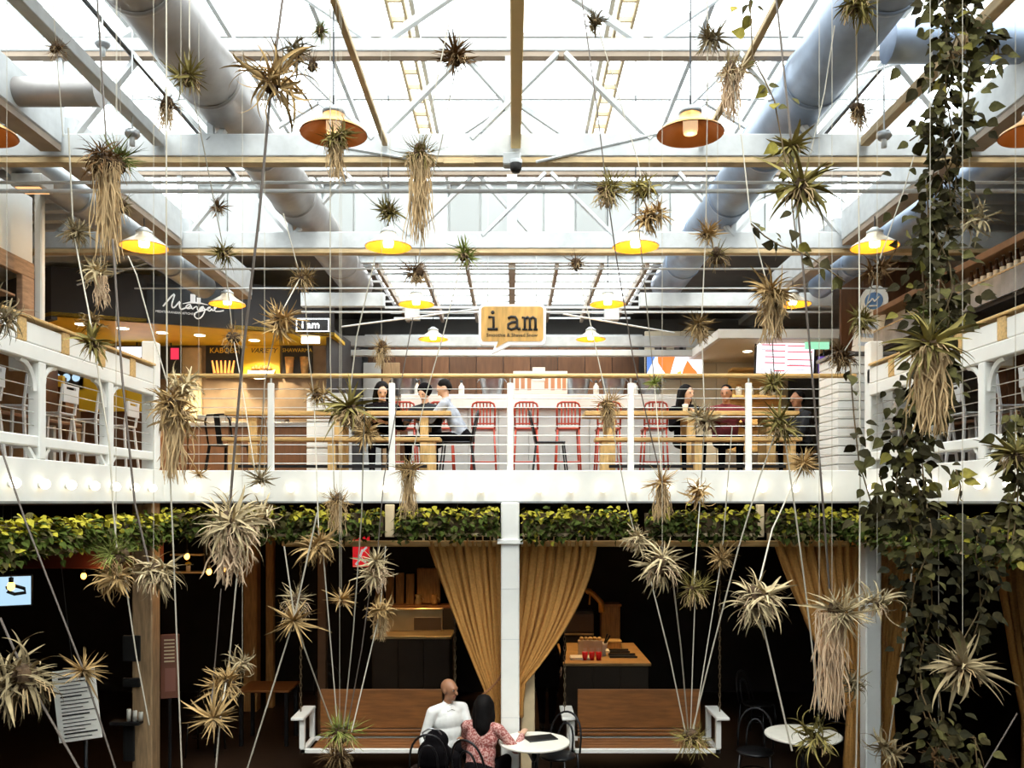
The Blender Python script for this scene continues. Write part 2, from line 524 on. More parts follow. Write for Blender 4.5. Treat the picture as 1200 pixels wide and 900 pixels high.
# past the mezzanine edge only side pieces are deep
t = thing('roof_truss', 'far white beam over the mezzanine either side of the hanging yellow sign', 'truss', (0, 11.75, zz(2.70)))
MB().bbox(-2.9, -1.75, -.05, .05, -.02, .17, .008).build('side_beam', BEAMW, t)
MB().bbox(1.75, 4.4, -.05, .05, -.02, .17, .008).build('side_beam', BEAMW, t)
MB().box(-2.9, 4.4, -.02, .02, -.10, -.075).build('tie_rod', BEAMW, t)
MB().box(-1.75, 1.75, -.02, .02, -.04, -.01).build('tie_rod', BEAMW, t)
for s in (-1, 1):
    MB().box(s * 1.37 - .1, s * 1.37 + .1, -.05, .05, -.2, .02).build('hanger_plate', BEAMW, t)
t = thing('roof_truss', 'farthest white beam low above the brown back wall', 'truss', (0, 14.2, zz(2.58)))
MB().bbox(-3.3, 3.3, -.06, .06, 0, .17, .008).build('bottom_chord', BEAMW, t)
MB().bbox(-3.3, 3.3, -.06, .06, -.16, -.06, .008).build('lower_rail', GREYP, t)

# side girders, longitudinal timbers
for s, nm in ((-1, 'left'), (1, 'right')):
    g = thing('side_girder', 'thick white girder with timber underside running along the %s edge of the roof opening' % nm, 'girder', (s * 3.62, 0, zz(2.78)))
    for (y0, y1) in ((-3, 6.70), (6.90, 9.15), (9.35, 11.6)):
        MB().bbox(-.09, .09, y0, y1, .02, .34, .01).build('girder_length', BEAMW, g)
        MB().box(-.08, .08, y0, y1, -.03, .019).build('timber_soffit', RAFT, g)
t = tag(MB().bbox(-.01, .07, -3, 6.72, zz(2.78), zz(2.95), .006).build('ridge_timber', mat('ridge_timber', (0.90, 0.66, 0.30), 0.6, var=0.05, scale=3)), 'tan timber running overhead to the middle of the first truss', 'beam')
for (x, wd, m, lab) in ((-1.0, .04, BEAMT, 'slim brown timber rail overhead left of the central beam'), (1.5, .04, BEAMT, 'slim brown timber rail overhead right of the central beam'),
                        (-2.78, .09, BEAMW, 'pale timber rail overhead near the left ventilation duct'), (2.78, .07, BEAMT, 'brown timber rail overhead near the right ventilation duct')):
    tag(MB().bbox(x - wd / 2, x + wd / 2, -3, 6.72, zz(2.80), zz(2.80) + wd, .004).build('roof_rail', m), lab, 'beam')
for (x, lab) in ((-3.0, 'thin dark conduit running overhead outside the left duct'), (3.0, 'thin dark conduit running overhead outside the right duct')):
    tag(MB().tube([(x, -3, zz(3.52)), (x, 9.2, zz(3.52))], .018, 8).build('conduit', BLACKM), lab, 'pipe')
for (x, lab) in ((-.98, 'ladder like vent track under the glazing, left of centre'), (.98, 'ladder like vent track under the glazing, right of centre')):
    g = thing('vent_track', lab, 'vent', (x, 0, zz(4.18)))
    for dx in (-.07, .07):
        MB().box(dx - .012, dx + .012, -2, 9.8, -.03, .03).build('rail', CREAM, g)
    ru = MB().box(-.07, .07, -.012, .012, -.02, .02).mesh('rung', CREAM)
    for k in range(26):
        o = bpy.data.objects.new('rung', ru); COL.objects.link(o); o.parent = g; o.location = (0, 2 + .3 * k, 0)
# sprinkler pipes
for (y, h, r, lab) in ((6.95, 2.60, .014, 'upper thin white sprinkler pipe behind the first truss'), (6.95, 2.53, .018, 'lower thin white sprinkler pipe behind the first truss'),
                       (9.325, 2.70, .012, 'upper thin white pipe behind the second truss'), (9.42, 2.57, .012, 'lower thin white pipe behind the second truss'),
                       (10.4, 2.60, .010, 'thin white pipe under the low glazing strip')):
    tag(MB().tube([(-4.6, y, zz(h)), (4.6, y, zz(h))], r, 8).build('sprinkler_pipe', BEAMW), lab, 'pipe')
for (a, b, lab) in (((398, 172), (478, 186), 'slim white cable running to the middle of the first truss from the left'),
                    ((800, 150), (628, 190), 'slim white cable running to the middle of the first truss from the right'),
                    ((900, 118), (1130, 52), 'long pale rod slanting up to the right over the right duct'),
                    ((90, 334), (232, 290), 'slim white rod slanting up from the charcoal shop fascia'),
                    ((400, 383), (560, 362), 'slim white stay rod left of the yellow sign'),
                    ((660, 368), (790, 390), 'slim white stay rod right of the yellow sign')):
    Yd = 6.74 if a[1] < 200 else 11.0
    tag(MB().tube([P(a[0], a[1], Yd), P(b[0], b[1], Yd + (.0 if Yd < 7 else .6))], .012, 6).build('stay_rod', BEAMW), lab, 'rod')

# ducts
def duct(name, label, p0, p1, r, m, seg=1.2, spiral=False):
    p0 = Vector(p0); p1 = Vector(p1)
    t = thing(name, label, 'duct', p0)
    L = (p1 - p0).length
    d = (p1 - p0).normalized()
    n = max(1, int(round(L / seg)))
    me = MB().lathe((0, 0, 0), [(r, 0), (r, L / n)], 28, axis=d).mesh('duct_section', m, True)
    rg = MB().lathe((0, 0, 0), [(r, -.02), (r + .012, -.018), (r + .012, .018), (r, .02)], 28, axis=d).mesh('seam_ring', m, True)
    for k in range(n):
        o = bpy.data.objects.new('duct_section', me); COL.objects.link(o); o.parent = t; o.location = d * (L / n * k)
        o = bpy.data.objects.new('seam_ring', rg); COL.objects.link(o); o.parent = t; o.location = d * (L / n * k)
    MB().lathe((0, 0, 0), [(0.001, 0), (r, 0)], 28, axis=d).build('end_cap', m, t, loc=d * L)
    return t
duct('air_duct', 'large round grey duct running away overhead, left of centre', (-2.28, 1.5, zz(3.20)), (-2.28, 12.6, zz(3.20)), .23, STEEL)
duct('air_duct', 'large round steel duct, tinted for bluish light, running away overhead, right of centre', (2.28, 1.5, zz(3.20)), (2.28, 12.6, zz(3.20)), .23, STEELB)
duct('air_duct', 'small horizontal duct crossing at the upper left edge', (-4.25, 6.1, zz(2.93)), (-2.95, 6.1, zz(2.93)), .10, STEEL)
duct('air_duct', 'horizontal steel duct crossing at the upper right edge', (4.25, 5.9, zz(3.18)), (2.6, 5.9, zz(3.18)), .14, STEELB)
duct('air_duct', 'dark duct along the left aisle above the shop fascia', (-4.15, 6.95, zz(2.9)), (-4.15, 11.5, zz(2.9)), .16, STEELD)
duct('air_duct', 'blue grey duct along the right aisle above the bottle shelf', (4.15, 6.95, zz(2.9)), (4.15, 11.5, zz(2.9)), .16, STEELB)
# two hanging fan lamps on ducts / junction boxes
tag(MB().bbox(-.07, .07, -.05, .05, -.05, .05, .01).build('junction_box', BEAMW, loc=(0, 6.70, zz(2.68))), 'white junction box at the middle of the first truss', 'box')
cm = thing('security_camera', 'small black dome camera under the middle of the first truss', 'camera', (0.03, 6.62, zz(2.60)))
MB().lathe((0, 0, 0), [(.001, -.05), (.03, -.045), (.045, -.02), (.045, .02)], 16).build('dome', BLACK, cm, True)
MB().lathe((0, 0, 0), [(.05, .02), (.05, .05), (.001, .05)], 16).build('mount', BEAMW, cm, True)
tag(MB().bbox(-.12, .12, -.02, .02, -.02, .02, .004).build('timber_cleat', BEAMT, loc=(-.42, 6.73, zz(2.68))), 'short tan cleat under the first truss, left of its middle', 'block')
for (px, py, lab) in ((120, 52, 'grey capped heater lamp hanging at the upper left corner'), (155, 158, 'small grey capped lamp above the left end of the first truss'), (1036, 160, 'small white capped lamp above the right end of the first truss')):
    c = P(px, py, 6.2)
    g = thing('cap_lamp', lab, 'lamp', c)
    MB().lathe((0, 0, 0), [(.001, .03), (.05, .03), (.055, .0), (.04, -.02), (.001, -.02)], 14).build('cap', STEELD, g, True)
    MB().lathe((0, 0, 0), [(.02, -.02), (.02, -.08), (.001, -.085)], 12).build('lens', BEAMW, g, True)
    MB().tube([(0, 0, .03), (0, 0, RZ - .1 - c.z)], .006, 6).build('stem', BEAMW, g)
g = thing('box_lamp', 'white rectangular lamp box hanging at the left under the first truss', 'lamp', P(38, 216, 7.2))
MB().bbox(-.13, .13, -.1, .1, -.05, .06, .01).build('housing', BEAMW, g)
MB().box(-.10, .10, -.08, .08, -.055, -.0505).build('diffuser', mat('box_glow', (1, .7, .4), .5, emit=((1, .5, .2), 1.0)), g)
MB().tube([(0, 0, .06), (0, 0, 1.0)], .006, 6).build('stem', BEAMW, g)

# ---------------------------------------------------------------- pendant lamps
BULBD = mat('lamp_bulb_dim', (.8, .5, .25), 0.5, emit=((1.0, 0.7, 0.4), .6))
LY = [5.74, 8.28, 10.7, 13.0]
def pendant(x, Y, label, dark=False):
    t = thing('pendant_lamp', label, 'lamp', (x, Y, zz(2.47)))
    prof = [(.225, 0), (.218, .012), (.15, .055), (.085, .10), (.07, .135)]
    MB().lathe((0, 0, 0), [(r, h + .004) for r, h in prof], 32).build('shade', SHADEW if not dark else COPPER, t, True)
    MB().lathe((0, 0, 0), [(r - .004, h - .001) for r, h in reversed(prof)], 32).build('shade_lining', mat('dim_copper_lining', (0.20, 0.075, 0.02), .35, .5) if dark else mat('amber_lining', (0.80, 0.40, 0.04), .35, .55), t, True)  # dimness of the nearest row is put into a darker lining colour
    MB().lathe((0, 0, 0), [(.072, .13), (.078, .14), (.078, .155), (.06, .165), (.03, .19), (.001, .195)], 24).build('cap', BEAMW if not dark else STEELD, t, True)
    MB().lathe((0, 0, 0), [(.001, .0), (.045, .005), (.05, .03), (.05, .10), (.001, .105)], 18).build('bulb', (BULBD if dark else BULB), t, True)
    MB().tube([(0, 0, .19), (0, 0, 1.87 if abs(x) < 3 and Y < 12 else (.99 if Y > 12 else .30))], .006, 6).build('cord', BLACKM, t)
    light('POINT', 'pendant_light', (x, Y, zz(2.43)), (2.5 if dark else 9), (1.0, 0.62, 0.26), 0.05)
    return t
rows = ['nearest row', 'second row', 'third row', 'farthest row']
sidew = {-3.57: 'far left', -1.2: 'left of centre', 1.2: 'right of centre', 3.52: 'far right'}
for i, Y in enumerate(LY):
    for x in (-3.57, -1.2, 1.2, 3.52):
        if i == 3 and abs(x) > 3: continue
        pendant(x, Y, 'metal pendant lamp with amber lining, %s, %s' % (rows[i], sidew[x]), dark=(i == 0))

# ---------------------------------------------------------------- columns
def column(x, Y, z0, z1, label, wd=.2, m=WHITE, name='column', extra=True):
    t = thing(name, label, 'column', (x, Y, z0))
    MB().bbox(-wd / 2, wd / 2, -wd / 2, wd / 2, 0, z1 - z0, .012).build('shaft', m, t)
    if extra:
        MB().bbox(-wd / 2 - .04, wd / 2 + .04, -wd / 2 - .03, wd / 2 + .03, 2.79, 2.84, .005).build('collar', m, t)
    return t
c0 = column(-.02, 9.38, 0, 3.244, 'white square column between the two central curtains')
for k, (zc) in enumerate((.9, 1.75, 2.3)):
    MB().box(-.101, .101, -.102, -.1, zc, zc + .006).build('panel_joint', GREYP, c0)
c1 = column(3.95, 9.40, 0, 3.244, 'white square column behind the right curtain', .17)
column(-3.96, 9.36, 3.6, 5.0, 'white corner post where left and front railings meet', .15, extra=False)
column(3.97, 9.36, 3.6, 5.0, 'white corner post at the right end of the front railing', .15, extra=False)
column(-4.03, 9.40, 0, 3.244, 'pale worn timber column below the left corner, holding candle cups', .22, PALEW, 'timber_column', False)
column(-4.05, 13.3, 0, 3.219, 'warm lit timber column deeper behind the large air plant', .21, POSTW, 'timber_column', False)
column(-3.82, 13.5, 0, 3.219, 'narrow warm timber column just right of a thicker one', .12, POSTW, 'timber_column', False)
column(-2.55, 11.5, 0, 3.219, 'dark timber column behind the left hanging swing', .12, mat('dark_timber', (.10, .05, .02), .6, var=.2), 'timber_column', False)
# white post on the far left wall with timber frame opening beside it
column(-4.35, 7.86, 3.6, 6.2, 'tall slim white post at the far left edge', .07, WHITE, extra=False)
column(4.75, 9.6, 3.6, 6.2, 'tall slim pale post at the right behind the vine', .09, GREYP, extra=False)

# ---------------------------------------------------------------- front railing
fr = thing('railing', 'front cable railing with round wooden handrail across the mezzanine', 'railing', (0, 9.56, 3.60))
MB().tube([(-3.85, 0, 1.06), (3.85, 0, 1.06)], .026, 12).build('handrail', OAK, fr, True)
PX = [-2.70, -1.345, -.02, 1.33, 2.65]
pm = MB().bbox(-.035, .035, -.02, .02, 0, .98, .008).mesh('post', WHITE)
cp = MB().tube([(0, 0, .98), (0, 0, 1.05)], .012, 8).mesh('post_stem', CABLE)
for x in PX:
    o = bpy.data.objects.new('post', pm); COL.objects.link(o); o.parent = fr; o.location = (x, 0, 0)
    s_ = bpy.data.objects.new('post_stem', cp); COL.objects.link(s_); s_.parent = o
ca = MB().tube([(-3.85, 0, 0), (3.85, 0, 0)], .0045, 5).mesh('cable', CABLE)
for k in range(9):
    o = bpy.data.objects.new('cable', ca); COL.objects.link(o); o.parent = fr; o.location = (0, 0, .08 + .104 * k)
# side railings
for s, nm in ((-1, 'left'), (1, 'right')):
    x = s * 3.93
    r = thing('railing', '%s side railing, white beam with curved brackets topped by light boxes' % nm, 'railing', (x, 0, 3.60))
    MB().bbox(-.05, .05, 2.0, 9.28, .80, .93, .01).build('top_beam', WHITE, r)
    MB().bbox(-.04, .04, 2.0, 9.28, .10, .19, .01).build('bottom_beam', WHITE, r)
    for k, yp in enumerate((3.45, 4.65, 5.86, 7.06, 8.27)):
        MB().bbox(-.05, .05, yp - .05, yp + .05, .0, .80, .008).build('post', WHITE, r)
        for d in (-1, 1):
            pts = []
            for q in range(7):
                a = q / 6 * pi / 2
                pts.append((0, yp + d * (.05 + .22 * (1 - cos(a))), .56 + .24 * sin(a)))
            MB().tube(pts, .028, 6).build('bracket', WHITE, r)
            MB().beam((0, yp + d * .05, .0), (0, yp + d * .16, .10), .04, .03).build('foot_bracket', WHITE, r)
    # boards and wooden blocks along the top
    yb = 2.1; k = 0
    while yb < 8.9:
        MB().bbox(-.035, .035, yb + .13, yb + .66, .94, 1.10, .006).build('white_board', WHITE, r)
        MB().bbox(-.045, .045, yb, yb + .12, .935, 1.12, .006).build('wood_block', OAK, r)
        yb += .66
    MB().bbox(-.06, .06, 2.0, 9.28, 1.125, 1.15, .005).build('ledge', OAK, r)
    cs = MB().tube([(0, 2.0, 0), (0, 9.28, 0)], .0045, 5).mesh('cable', CABLE)
    for q in range(5):
        o = bpy.data.objects.new('cable', cs); COL.objects.link(o); o.parent = r; o.location = (0, 0, .28 + .105 * q)

# fascia globe bulbs
gb = None
gx = [-3.55, -3.18, -2.83, -2.45, -2.1, -1.75, -1.4, -1.05, -.69, -.34, .30, .65, 1.01, 1.36, 1.72, 2.07, 2.43, 2.78, 3.14, 3.5]
for i, x in enumerate(gx):
    side = ('%s globe bulb from the left on the white front fascia' % ORD[i]) if i < 10 else ('%s globe bulb from the right on the white front fascia' % ORD[19 - i])
    t = thing('globe_bulb', side, 'bulb', (x, 9.5, 3.395))
    MB().lathe((0, 0, 0), [(.03, 0), (.03, .02), (.001, .02)], 12, axis=(0, -1, 0)).build('socket', GREYP, t, True)
    MB().ell((0, -.05, 0), (.042, .042, .042), nu=14, nv=9).build('globe', GLOBE, t, True)
for s, nm in ((-1, 'left'), (1, 'right')):
    for k in range(8):
        t = thing('globe_bulb', '%s globe bulb from the corner on the %s side fascia' % (ORD[k], nm), 'bulb', (s * 3.88, 9.1 - .42 * k, 3.395))
        MB().lathe((0, 0, 0), [(.03, 0), (.03, .02), (.001, .02)], 12, axis=(-s, 0, 0)).build('socket', GREYP, t, True)
        MB().ell((-s * .05, 0, 0), (.042, .042, .042), nu=14, nv=9).build('globe', GLOBE, t, True)
# ================================================================ BUILDERS: people
def capsule(mb, p0, r0, p1, r1, mi):
    p0 = Vector(p0); p1 = Vector(p1)
    d = p1 - p0; L = d.length
    if L < 1e-5: return
    prof = []
    for k in range(5):
        a = -pi / 2 + (pi / 2) * k / 4
        prof.append((max(1e-4, r0 * cos(a)), r0 * sin(a)))
    for k in range(5):
        a = (pi / 2) * k / 4
        prof.append((max(1e-4, r1 * cos(a)), L + r1 * sin(a)))
    mb.lathe(p0, prof, 14, mi, axis=d.normalized(), close=True)

class Body:
    """capsules and ellipsoids, melted into one skin by a voxel remesh; each face takes the cloth of the nearest piece"""
    def __init__(s, mats, vox=0.012):
        s.mats = mats; s.vox = vox; s.cap = []; s.el = []
    def c(s, p0, r0, p1, r1, m):
        s.cap.append((Vector(p0), r0, Vector(p1), r1, m)); return s
    def chain(s, pts, rs, m):
        for i in range(len(pts) - 1):
            s.c(pts[i], rs[i], pts[i + 1], rs[i + 1], m)
    def e(s, c, r, R, m):
        s.el.append((Vector(c), Vector(r), R.copy() if R else Matrix.Identity(3), m)); return s
    def build(s, name, parent, smooth_it=7):
        mb = MB()
        for (a, ra, b, rb, m) in s.cap: capsule(mb, a, ra, b, rb, 0)
        for (c, r, R, m) in s.el: mb.ell(c, r, R, 16, 12)
        o = mb.build(name, s.mats)
        md = o.modifiers.new('m', 'REMESH'); md.mode = 'VOXEL'; md.voxel_size = s.vox
        sm = o.modifiers.new('s', 'SMOOTH'); sm.iterations = smooth_it; sm.factor = 0.5
        dg = bpy.context.evaluated_depsgraph_get()
        me = bpy.data.meshes.new_from_object(o.evaluated_get(dg))
        o.modifiers.clear()
        old = o.data; o.data = me; bpy.data.meshes.remove(old)
        me.materials.clear()
        for m in s.mats: me.materials.append(m)
        import numpy as np
        n = len(me.polygons)
        cen = np.empty(n * 3); me.polygons.foreach_get('center', cen); cen = cen.reshape(-1, 3)
        best = np.full(n, 1e9); idx = np.zeros(n, dtype=np.int32)
        for (a, ra, b, rb, m) in s.cap:
            A = np.array(a); B = np.array(b); d = B - A
            t = np.clip(((cen - A) @ d) / (d @ d), 0, 1)
            dist = np.linalg.norm(cen - (A + t[:, None] * d), axis=1) - (ra + t * (rb - ra))
            k = dist < best; best[k] = dist[k]; idx[k] = m
        for (c, r, R, m) in s.el:
            q = (cen - np.array(c)) @ np.array(R)
            l = np.linalg.norm(q / np.array(r), axis=1)
            dist = (l - 1) * min(r)
            k = dist < best; best[k] = dist[k]; idx[k] = m
        me.polygons.foreach_set('material_index', idx)
        me.polygons.foreach_set('use_smooth', [True] * n)
        me.update()
        if parent: o.parent = parent
        return o

def frame(f, up=(0, 0, 1)):
    f = Vector(f).normalized(); u = Vector(up)
    r = f.cross(u).normalized()           # figure's right hand side
    u = r.cross(f).normalized()
    return f, r, u

def add_head(B, c, f, up, skin, lip, s=1.0, hairm=None):
    f, r, u = frame(f, up)
    R = Matrix((r, f, u)).transposed()
    c = Vector(c)
    B.e(c + u * .03 * s - f * .008 * s, (.073 * s, .092 * s, .088 * s), R, skin if hairm is None else hairm)
    B.e(c + u * .012 * s + f * .02 * s, (.064 * s, .078 * s, .085 * s), R, skin)
    B.e(c - u * .055 * s + f * .028 * s, (.050 * s, .056 * s, .055 * s), R, skin)
    B.e(c - u * .092 * s + f * .058 * s, (.024 * s, .022 * s, .02 * s), R, skin)
    B.c(c + u * .012 * s + f * .092 * s, .010 * s, c - u * .028 * s + f * .110 * s, .015 * s, skin)
    B.c(c + u * .030 * s + f * .088 * s - r * .035 * s, .010 * s, c + u * .030 * s + f * .088 * s + r * .035 * s, .010 * s, skin)
    B.c(c - u * .058 * s + f * .083 * s - r * .018 * s, .008 * s, c - u * .058 * s + f * .083 * s + r * .018 * s, .008 * s, lip)
    for q in (-1, 1):
        B.e(c - u * .005 * s + r * q * .072 * s - f * .008 * s, (.010 * s, .02 * s, .032 * s), R, skin)
    return c, f, r, u

def eyes(parent, c, f, r, u, s=1.0):
    for q in (-1, 1):
        e = c + u * .010 * s + f * .083 * s + r * q * .030 * s
        mb = MB().ell(e, (.011 * s, .011 * s, .008 * s), nu=10, nv=8, mi=0)
        mb.ell(e + f * .006 * s, (.0095 * s, .009 * s, .009 * s), nu=8, nv=6, mi=1)
        mb.build('eye', [EYEW, BLACK], parent, True)

def add_hand(B, wrist, d, palm_n, skin, s=1.0, curl=0.6, side=1):
    """palm and five separate fingers; d points to the finger tips, palm_n out of the palm"""
    d = Vector(d).normalized(); n = Vector(palm_n); n = (n - d * n.dot(d)).normalized()
    r = d.cross(n).normalized() * side
    w_ = Vector(wrist)
    R = Matrix((r, d, n)).transposed()
    B.e(w_ + d * .05 * s, (.040 * s, .052 * s, .017 * s), R, skin)
    L = [.066, .076, .070, .055]
    for i in range(4):
        p = w_ + d * (.088 if i < 3 else .080) * s + r * (.028 - .019 * i) * s
        dd = d.copy()
        seg = [.45, .3, .25]
        rad = .0095 * s
        for k in range(3):
            ang = curl * (.5 + .35 * k)
            dd = (d * cos(ang) + n * sin(ang)).normalized()
            q = p + dd * L[i] * s * seg[k]
            B.c(p, rad, q, rad * .88, skin)
            p = q; rad *= .88
    p = w_ + d * .02 * s + r * .026 * s
    q = p + (d * .6 + r * .75 + n * .2).normalized() * .045 * s
    B.c(p, .014 * s, q, .011 * s, skin)
    B.c(q, .011 * s, q + (d * .85 + r * .25 + n * .35).normalized() * .03 * s, .009 * s, skin)

def seated(name_label, hip, f, lean, mats, head_f, arms, legs=True, s=1.0, hair='short', vox=.014, chest=1.0, bald=False, head_off=(0, 0, 0), feet_drop=.42, group=None):
    """mats: [skin, top, trousers, lips, shoe, hair]; hip = point between hip joints; arms: ((elbowL, handL), (elbowR, handR)) in figure
    space (right, forward, up) from the shoulders; None hangs"""
    t = thing('person', name_label, 'person', (hip[0], hip[1], hip[2]))
    f, r, u = frame(f)
    B = Body(mats, vox)
    o = Vector((0, 0, 0))
    def F(a, b, c): return o + r * a * s + f * b * s + u * c * s
    ch = F(0, lean * .6, .30); nk = F(0, lean, .50)
    R = Matrix((r, f, (nk - o).normalized())).transposed()
    B.e(F(0, -.02, .02), (.170 * s, .135 * s, .12 * s), R, 2)
    B.e(F(0, lean * .1, .08), (.162 * s * chest, .122 * s, .13 * s), R, 1)
    B.e(F(0, lean * .35, .18), (.166 * s * chest, .122 * s, .18 * s), R, 1)
    B.e(F(0, lean * .7, .33), (.178 * s * chest, .120 * s, .16 * s), R, 1)
    B.e(F(0, lean * .9, .41), (.185 * s * chest, .095 * s, .09 * s), R, 1)
    sh = []
    for q in (-1, 1):
        sp = nk + r * q * .185 * s * chest - u * .06 * s
        sh.append(sp)
        B.c(nk - u * .020 * s + r * q * .04 * s, .055 * s, sp, .064 * s, 1)
    hc = nk + Vector(r * head_off[0] + f * (head_off[1] + .03) + u * (head_off[2] + .17)) * s
    B.c(nk - u * .05 * s, .062 * s, nk + u * .02 * s, .056 * s, 1)
    B.c(nk + u * .0 * s, .050 * s, hc - u * .06 * s, .048 * s, 0)
    hf = Vector(head_f)
    c_, hf_, hr_, hu_ = add_head(B, hc, hf, (0, 0, 1), 0, 3, s * 1.04, hairm=None)
    for q, sp, arm in ((-1, sh[0], arms[0]), (1, sh[1], arms[1])):
        el = sp + r * arm[0][0] * s + f * arm[0][1] * s + u * arm[0][2] * s
        hd = sp + r * arm[1][0] * s + f * arm[1][1] * s + u * arm[1][2] * s
        B.c(sp, .064 * s, el, .050 * s, 1)
        wr = el + (hd - el) * .98
        B.c(el, .050 * s, el + (wr - el) * .85, .038 * s, 1)
        B.c(el + (wr - el) * .8, .028 * s, wr, .024 * s, 0)
        B_dir = (wr - el).normalized()
        pn = Vector((0, 0, -1)) if abs(B_dir.z) < .7 else (f * .3 - r * q)
        add_hand(B, wr, B_dir, pn, 0, s, .7, side=q)
    if mats[1] in (SHIRTW, CLOTHG):
        for q in (-1, 1):
            MB().beam(nk + u * .035 * s + r * q * .055 * s + f * .01, nk - u * .045 * s + r * q * .022 * s + f * .085 * s, .05 * s, .012, up=tuple(f)).build('collar', mats[1], t)
    if legs:
        for q in (-1, 1):
            hp = F(q * .09, 0, 0); kn = F(q * .12, .42, .02); an = F(q * .12, .40, -feet_drop)
            B.c(hp, .088 * s, kn, .060 * s, 2)
            B.c(kn, .060 * s, an, .042 * s, 2)
            B.c(an - u * .02, .038 * s, an + f * .15 * s - u * .03 * s, .032 * s, 4)
            B.e(an + f * .06 * s - u * .035 * s, (.04 * s, .12 * s, .035 * s), Matrix((r, f, u)).transposed(), 4)
    B.build('body', t)
    eyes(t, c_, hf_, hr_, hu_, s * 1.04)
    H = Body([mats[5]], .012)
    Rh = Matrix((hr_, hf_, hu_)).transposed()
    k = s * 1.04
    if bald:
        pass
    elif hair == 'short':
        H.e(c_ + hu_ * .048 * k - hf_ * .022 * k, (.080 * k, .090 * k, .080 * k), Rh, 0)
        H.e(c_ + hu_ * .01 * k - hf_ * .055 * k, (.070 * k, .055 * k, .075 * k), Rh, 0)
        H.build('hair', t)
    elif hair == 'long':
        H.e(c_ + hu_ * .045 * k - hf_ * .025 * k, (.092 * k, .098 * k, .088 * k), Rh, 0)
        H.c(c_ - hf_ * .06 * k + hu_ * .02 * k, .085 * k, c_ - hf_ * .085 * k - hu_ * .20 * k, .082 * k, 0)
        H.c(c_ - hf_ * .085 * k - hu_ * .20 * k, .080 * k, c_ - hf_ * .09 * k - hu_ * .30 * k, .045 * k, 0)
        for q in (-1, 1):
            H.chain([c_ + hr_ * q * .065 * k - hf_ * .01 * k + hu_ * .03 * k, c_ + hr_ * q * .085 * k - hf_ * .03 * k - hu_ * .10 * k,
                     c_ + hr_ * q * .09 * k - hf_ * .05 * k - hu_ * .24 * k], [.045 * k, .04 * k, .022 * k], 0)
        H.build('hair', t)
        rr_ = random.Random(5)
        mb = MB()
        for q in range(46):
            a = rr_.uniform(-1.5, 1.5)
            o1 = c_ + hr_ * sin(a) * .085 * k - hf_ * cos(a) * .095 * k + hu_ * .03 * k
            o2 = o1 - hu_ * .16 * k + hr_ * rr_.uniform(-.01, .01) - hf_ * .012 * k
            o3 = o2 - hu_ * rr_.uniform(.08, .17) * k + hr_ * rr_.uniform(-.03, .03) * k
            mb.tube([c_ + hu_ * .10 * k - hf_ * .03 * k + hr_ * sin(a) * .03, o1, o2, o3], [.008, .013, .012, .003], 5)
        o = mb.build('hair_lock', HAIR, t, True); o['kind'] = 'stuff'
    elif hair == 'hood':
        H.e(c_ + hu_ * .04 * k - hf_ * .02 * k, (.10 * k, .105 * k, .10 * k), Rh, 0)
        H.build('hood', t)
    return t

# ================================================================ MEZZANINE CONTENT
MZ = 3.58
def high_stool(x, y, rz, label):
    t = thing('bar_stool', label, 'stool', (x, y, MZ), rz)
    # seat height .75, back to 1.13; front is -Y
    for sx in (-1, 1):
        MB().tube([(sx * .19, -.19, 0), (sx * .15, -.15, .75)], .014, 8).build('leg', RED, t, True)
        MB().tube([(sx * .19, .19, 0), (sx * .155, .16, .75)], .014, 8).build('leg', RED, t, True)
    MB().bbox(-.18, .18, -.18, .18, .735, .765, .012).build('seat', RED, t)
    pts = [(-.165, .17, .75), (-.17, .19, 1.05), (-.15, .195, 1.11), (-.10, .2, 1.135), (.10, .2, 1.135), (.15, .195, 1.11), (.17, .19, 1.05), (.165, .17, .75)]
    MB().tube(pts, .015, 8).build('back_hoop', RED, t, True)
    for k in range(5):
        xx = -.10 + .05 * k
        MB().beam((xx, .178, .80), (xx, .197, 1.13), .022, .008, up=(0, 1, 0)).build('back_slat', RED, t)
    MB().beam((-.16, .178, .82), (.16, .178, .82), .02, .02).build('back_rail', RED, t)
    for z in (.26,):
        MB().tube([(-.18, -.18, z), (.18, -.18, z)], .010, 6).build('footrest', RED, t)
        MB().tube([(-.18, .18, z), (.18, .18, z)], .010, 6).build('footrest', RED, t)
    return t
sx_ = [-1.6, -1.05, -.42, .21, .83, 1.43, 2.12]
where = ['behind the seated figures at the far left of the counter', 'second from the left at the white counter', 'partly behind the figure in the grey jacket',
         'beside the middle railing post, seen whole', 'behind the black chair right of the middle post', 'right under the air plant at the railing', 'next to the woman with the cup']
for x, wh in zip(sx_, where):
    high_stool(x, 12.95, pi, 'red metal bar stool, ' + wh) if False else high_stool(x, 12.75, 0 if False else pi, 'red metal bar stool, ' + wh)
# the stools face the counter: their backs look at us (rotated half a turn so the hoop is towards the railing)

ct = thing('service_counter', 'long white bar counter behind the red stools', 'counter', (0.35, 13.7, MZ))
MB().bbox(-2.1, 2.4, -.30, .35, 1.14, 1.36, .01).build('counter_top', WHITE, ct)
for k in range(9):
    MB().bbox(-2.0 + .48 * k, -1.53 + .48 * k, -.20, -.17, 0, 1.14, .006).build('front_panel', GREYP, ct)
MB().box(-2.0, 2.3, -.17, .3, 0, 1.13).build('carcass', GREYP, ct)

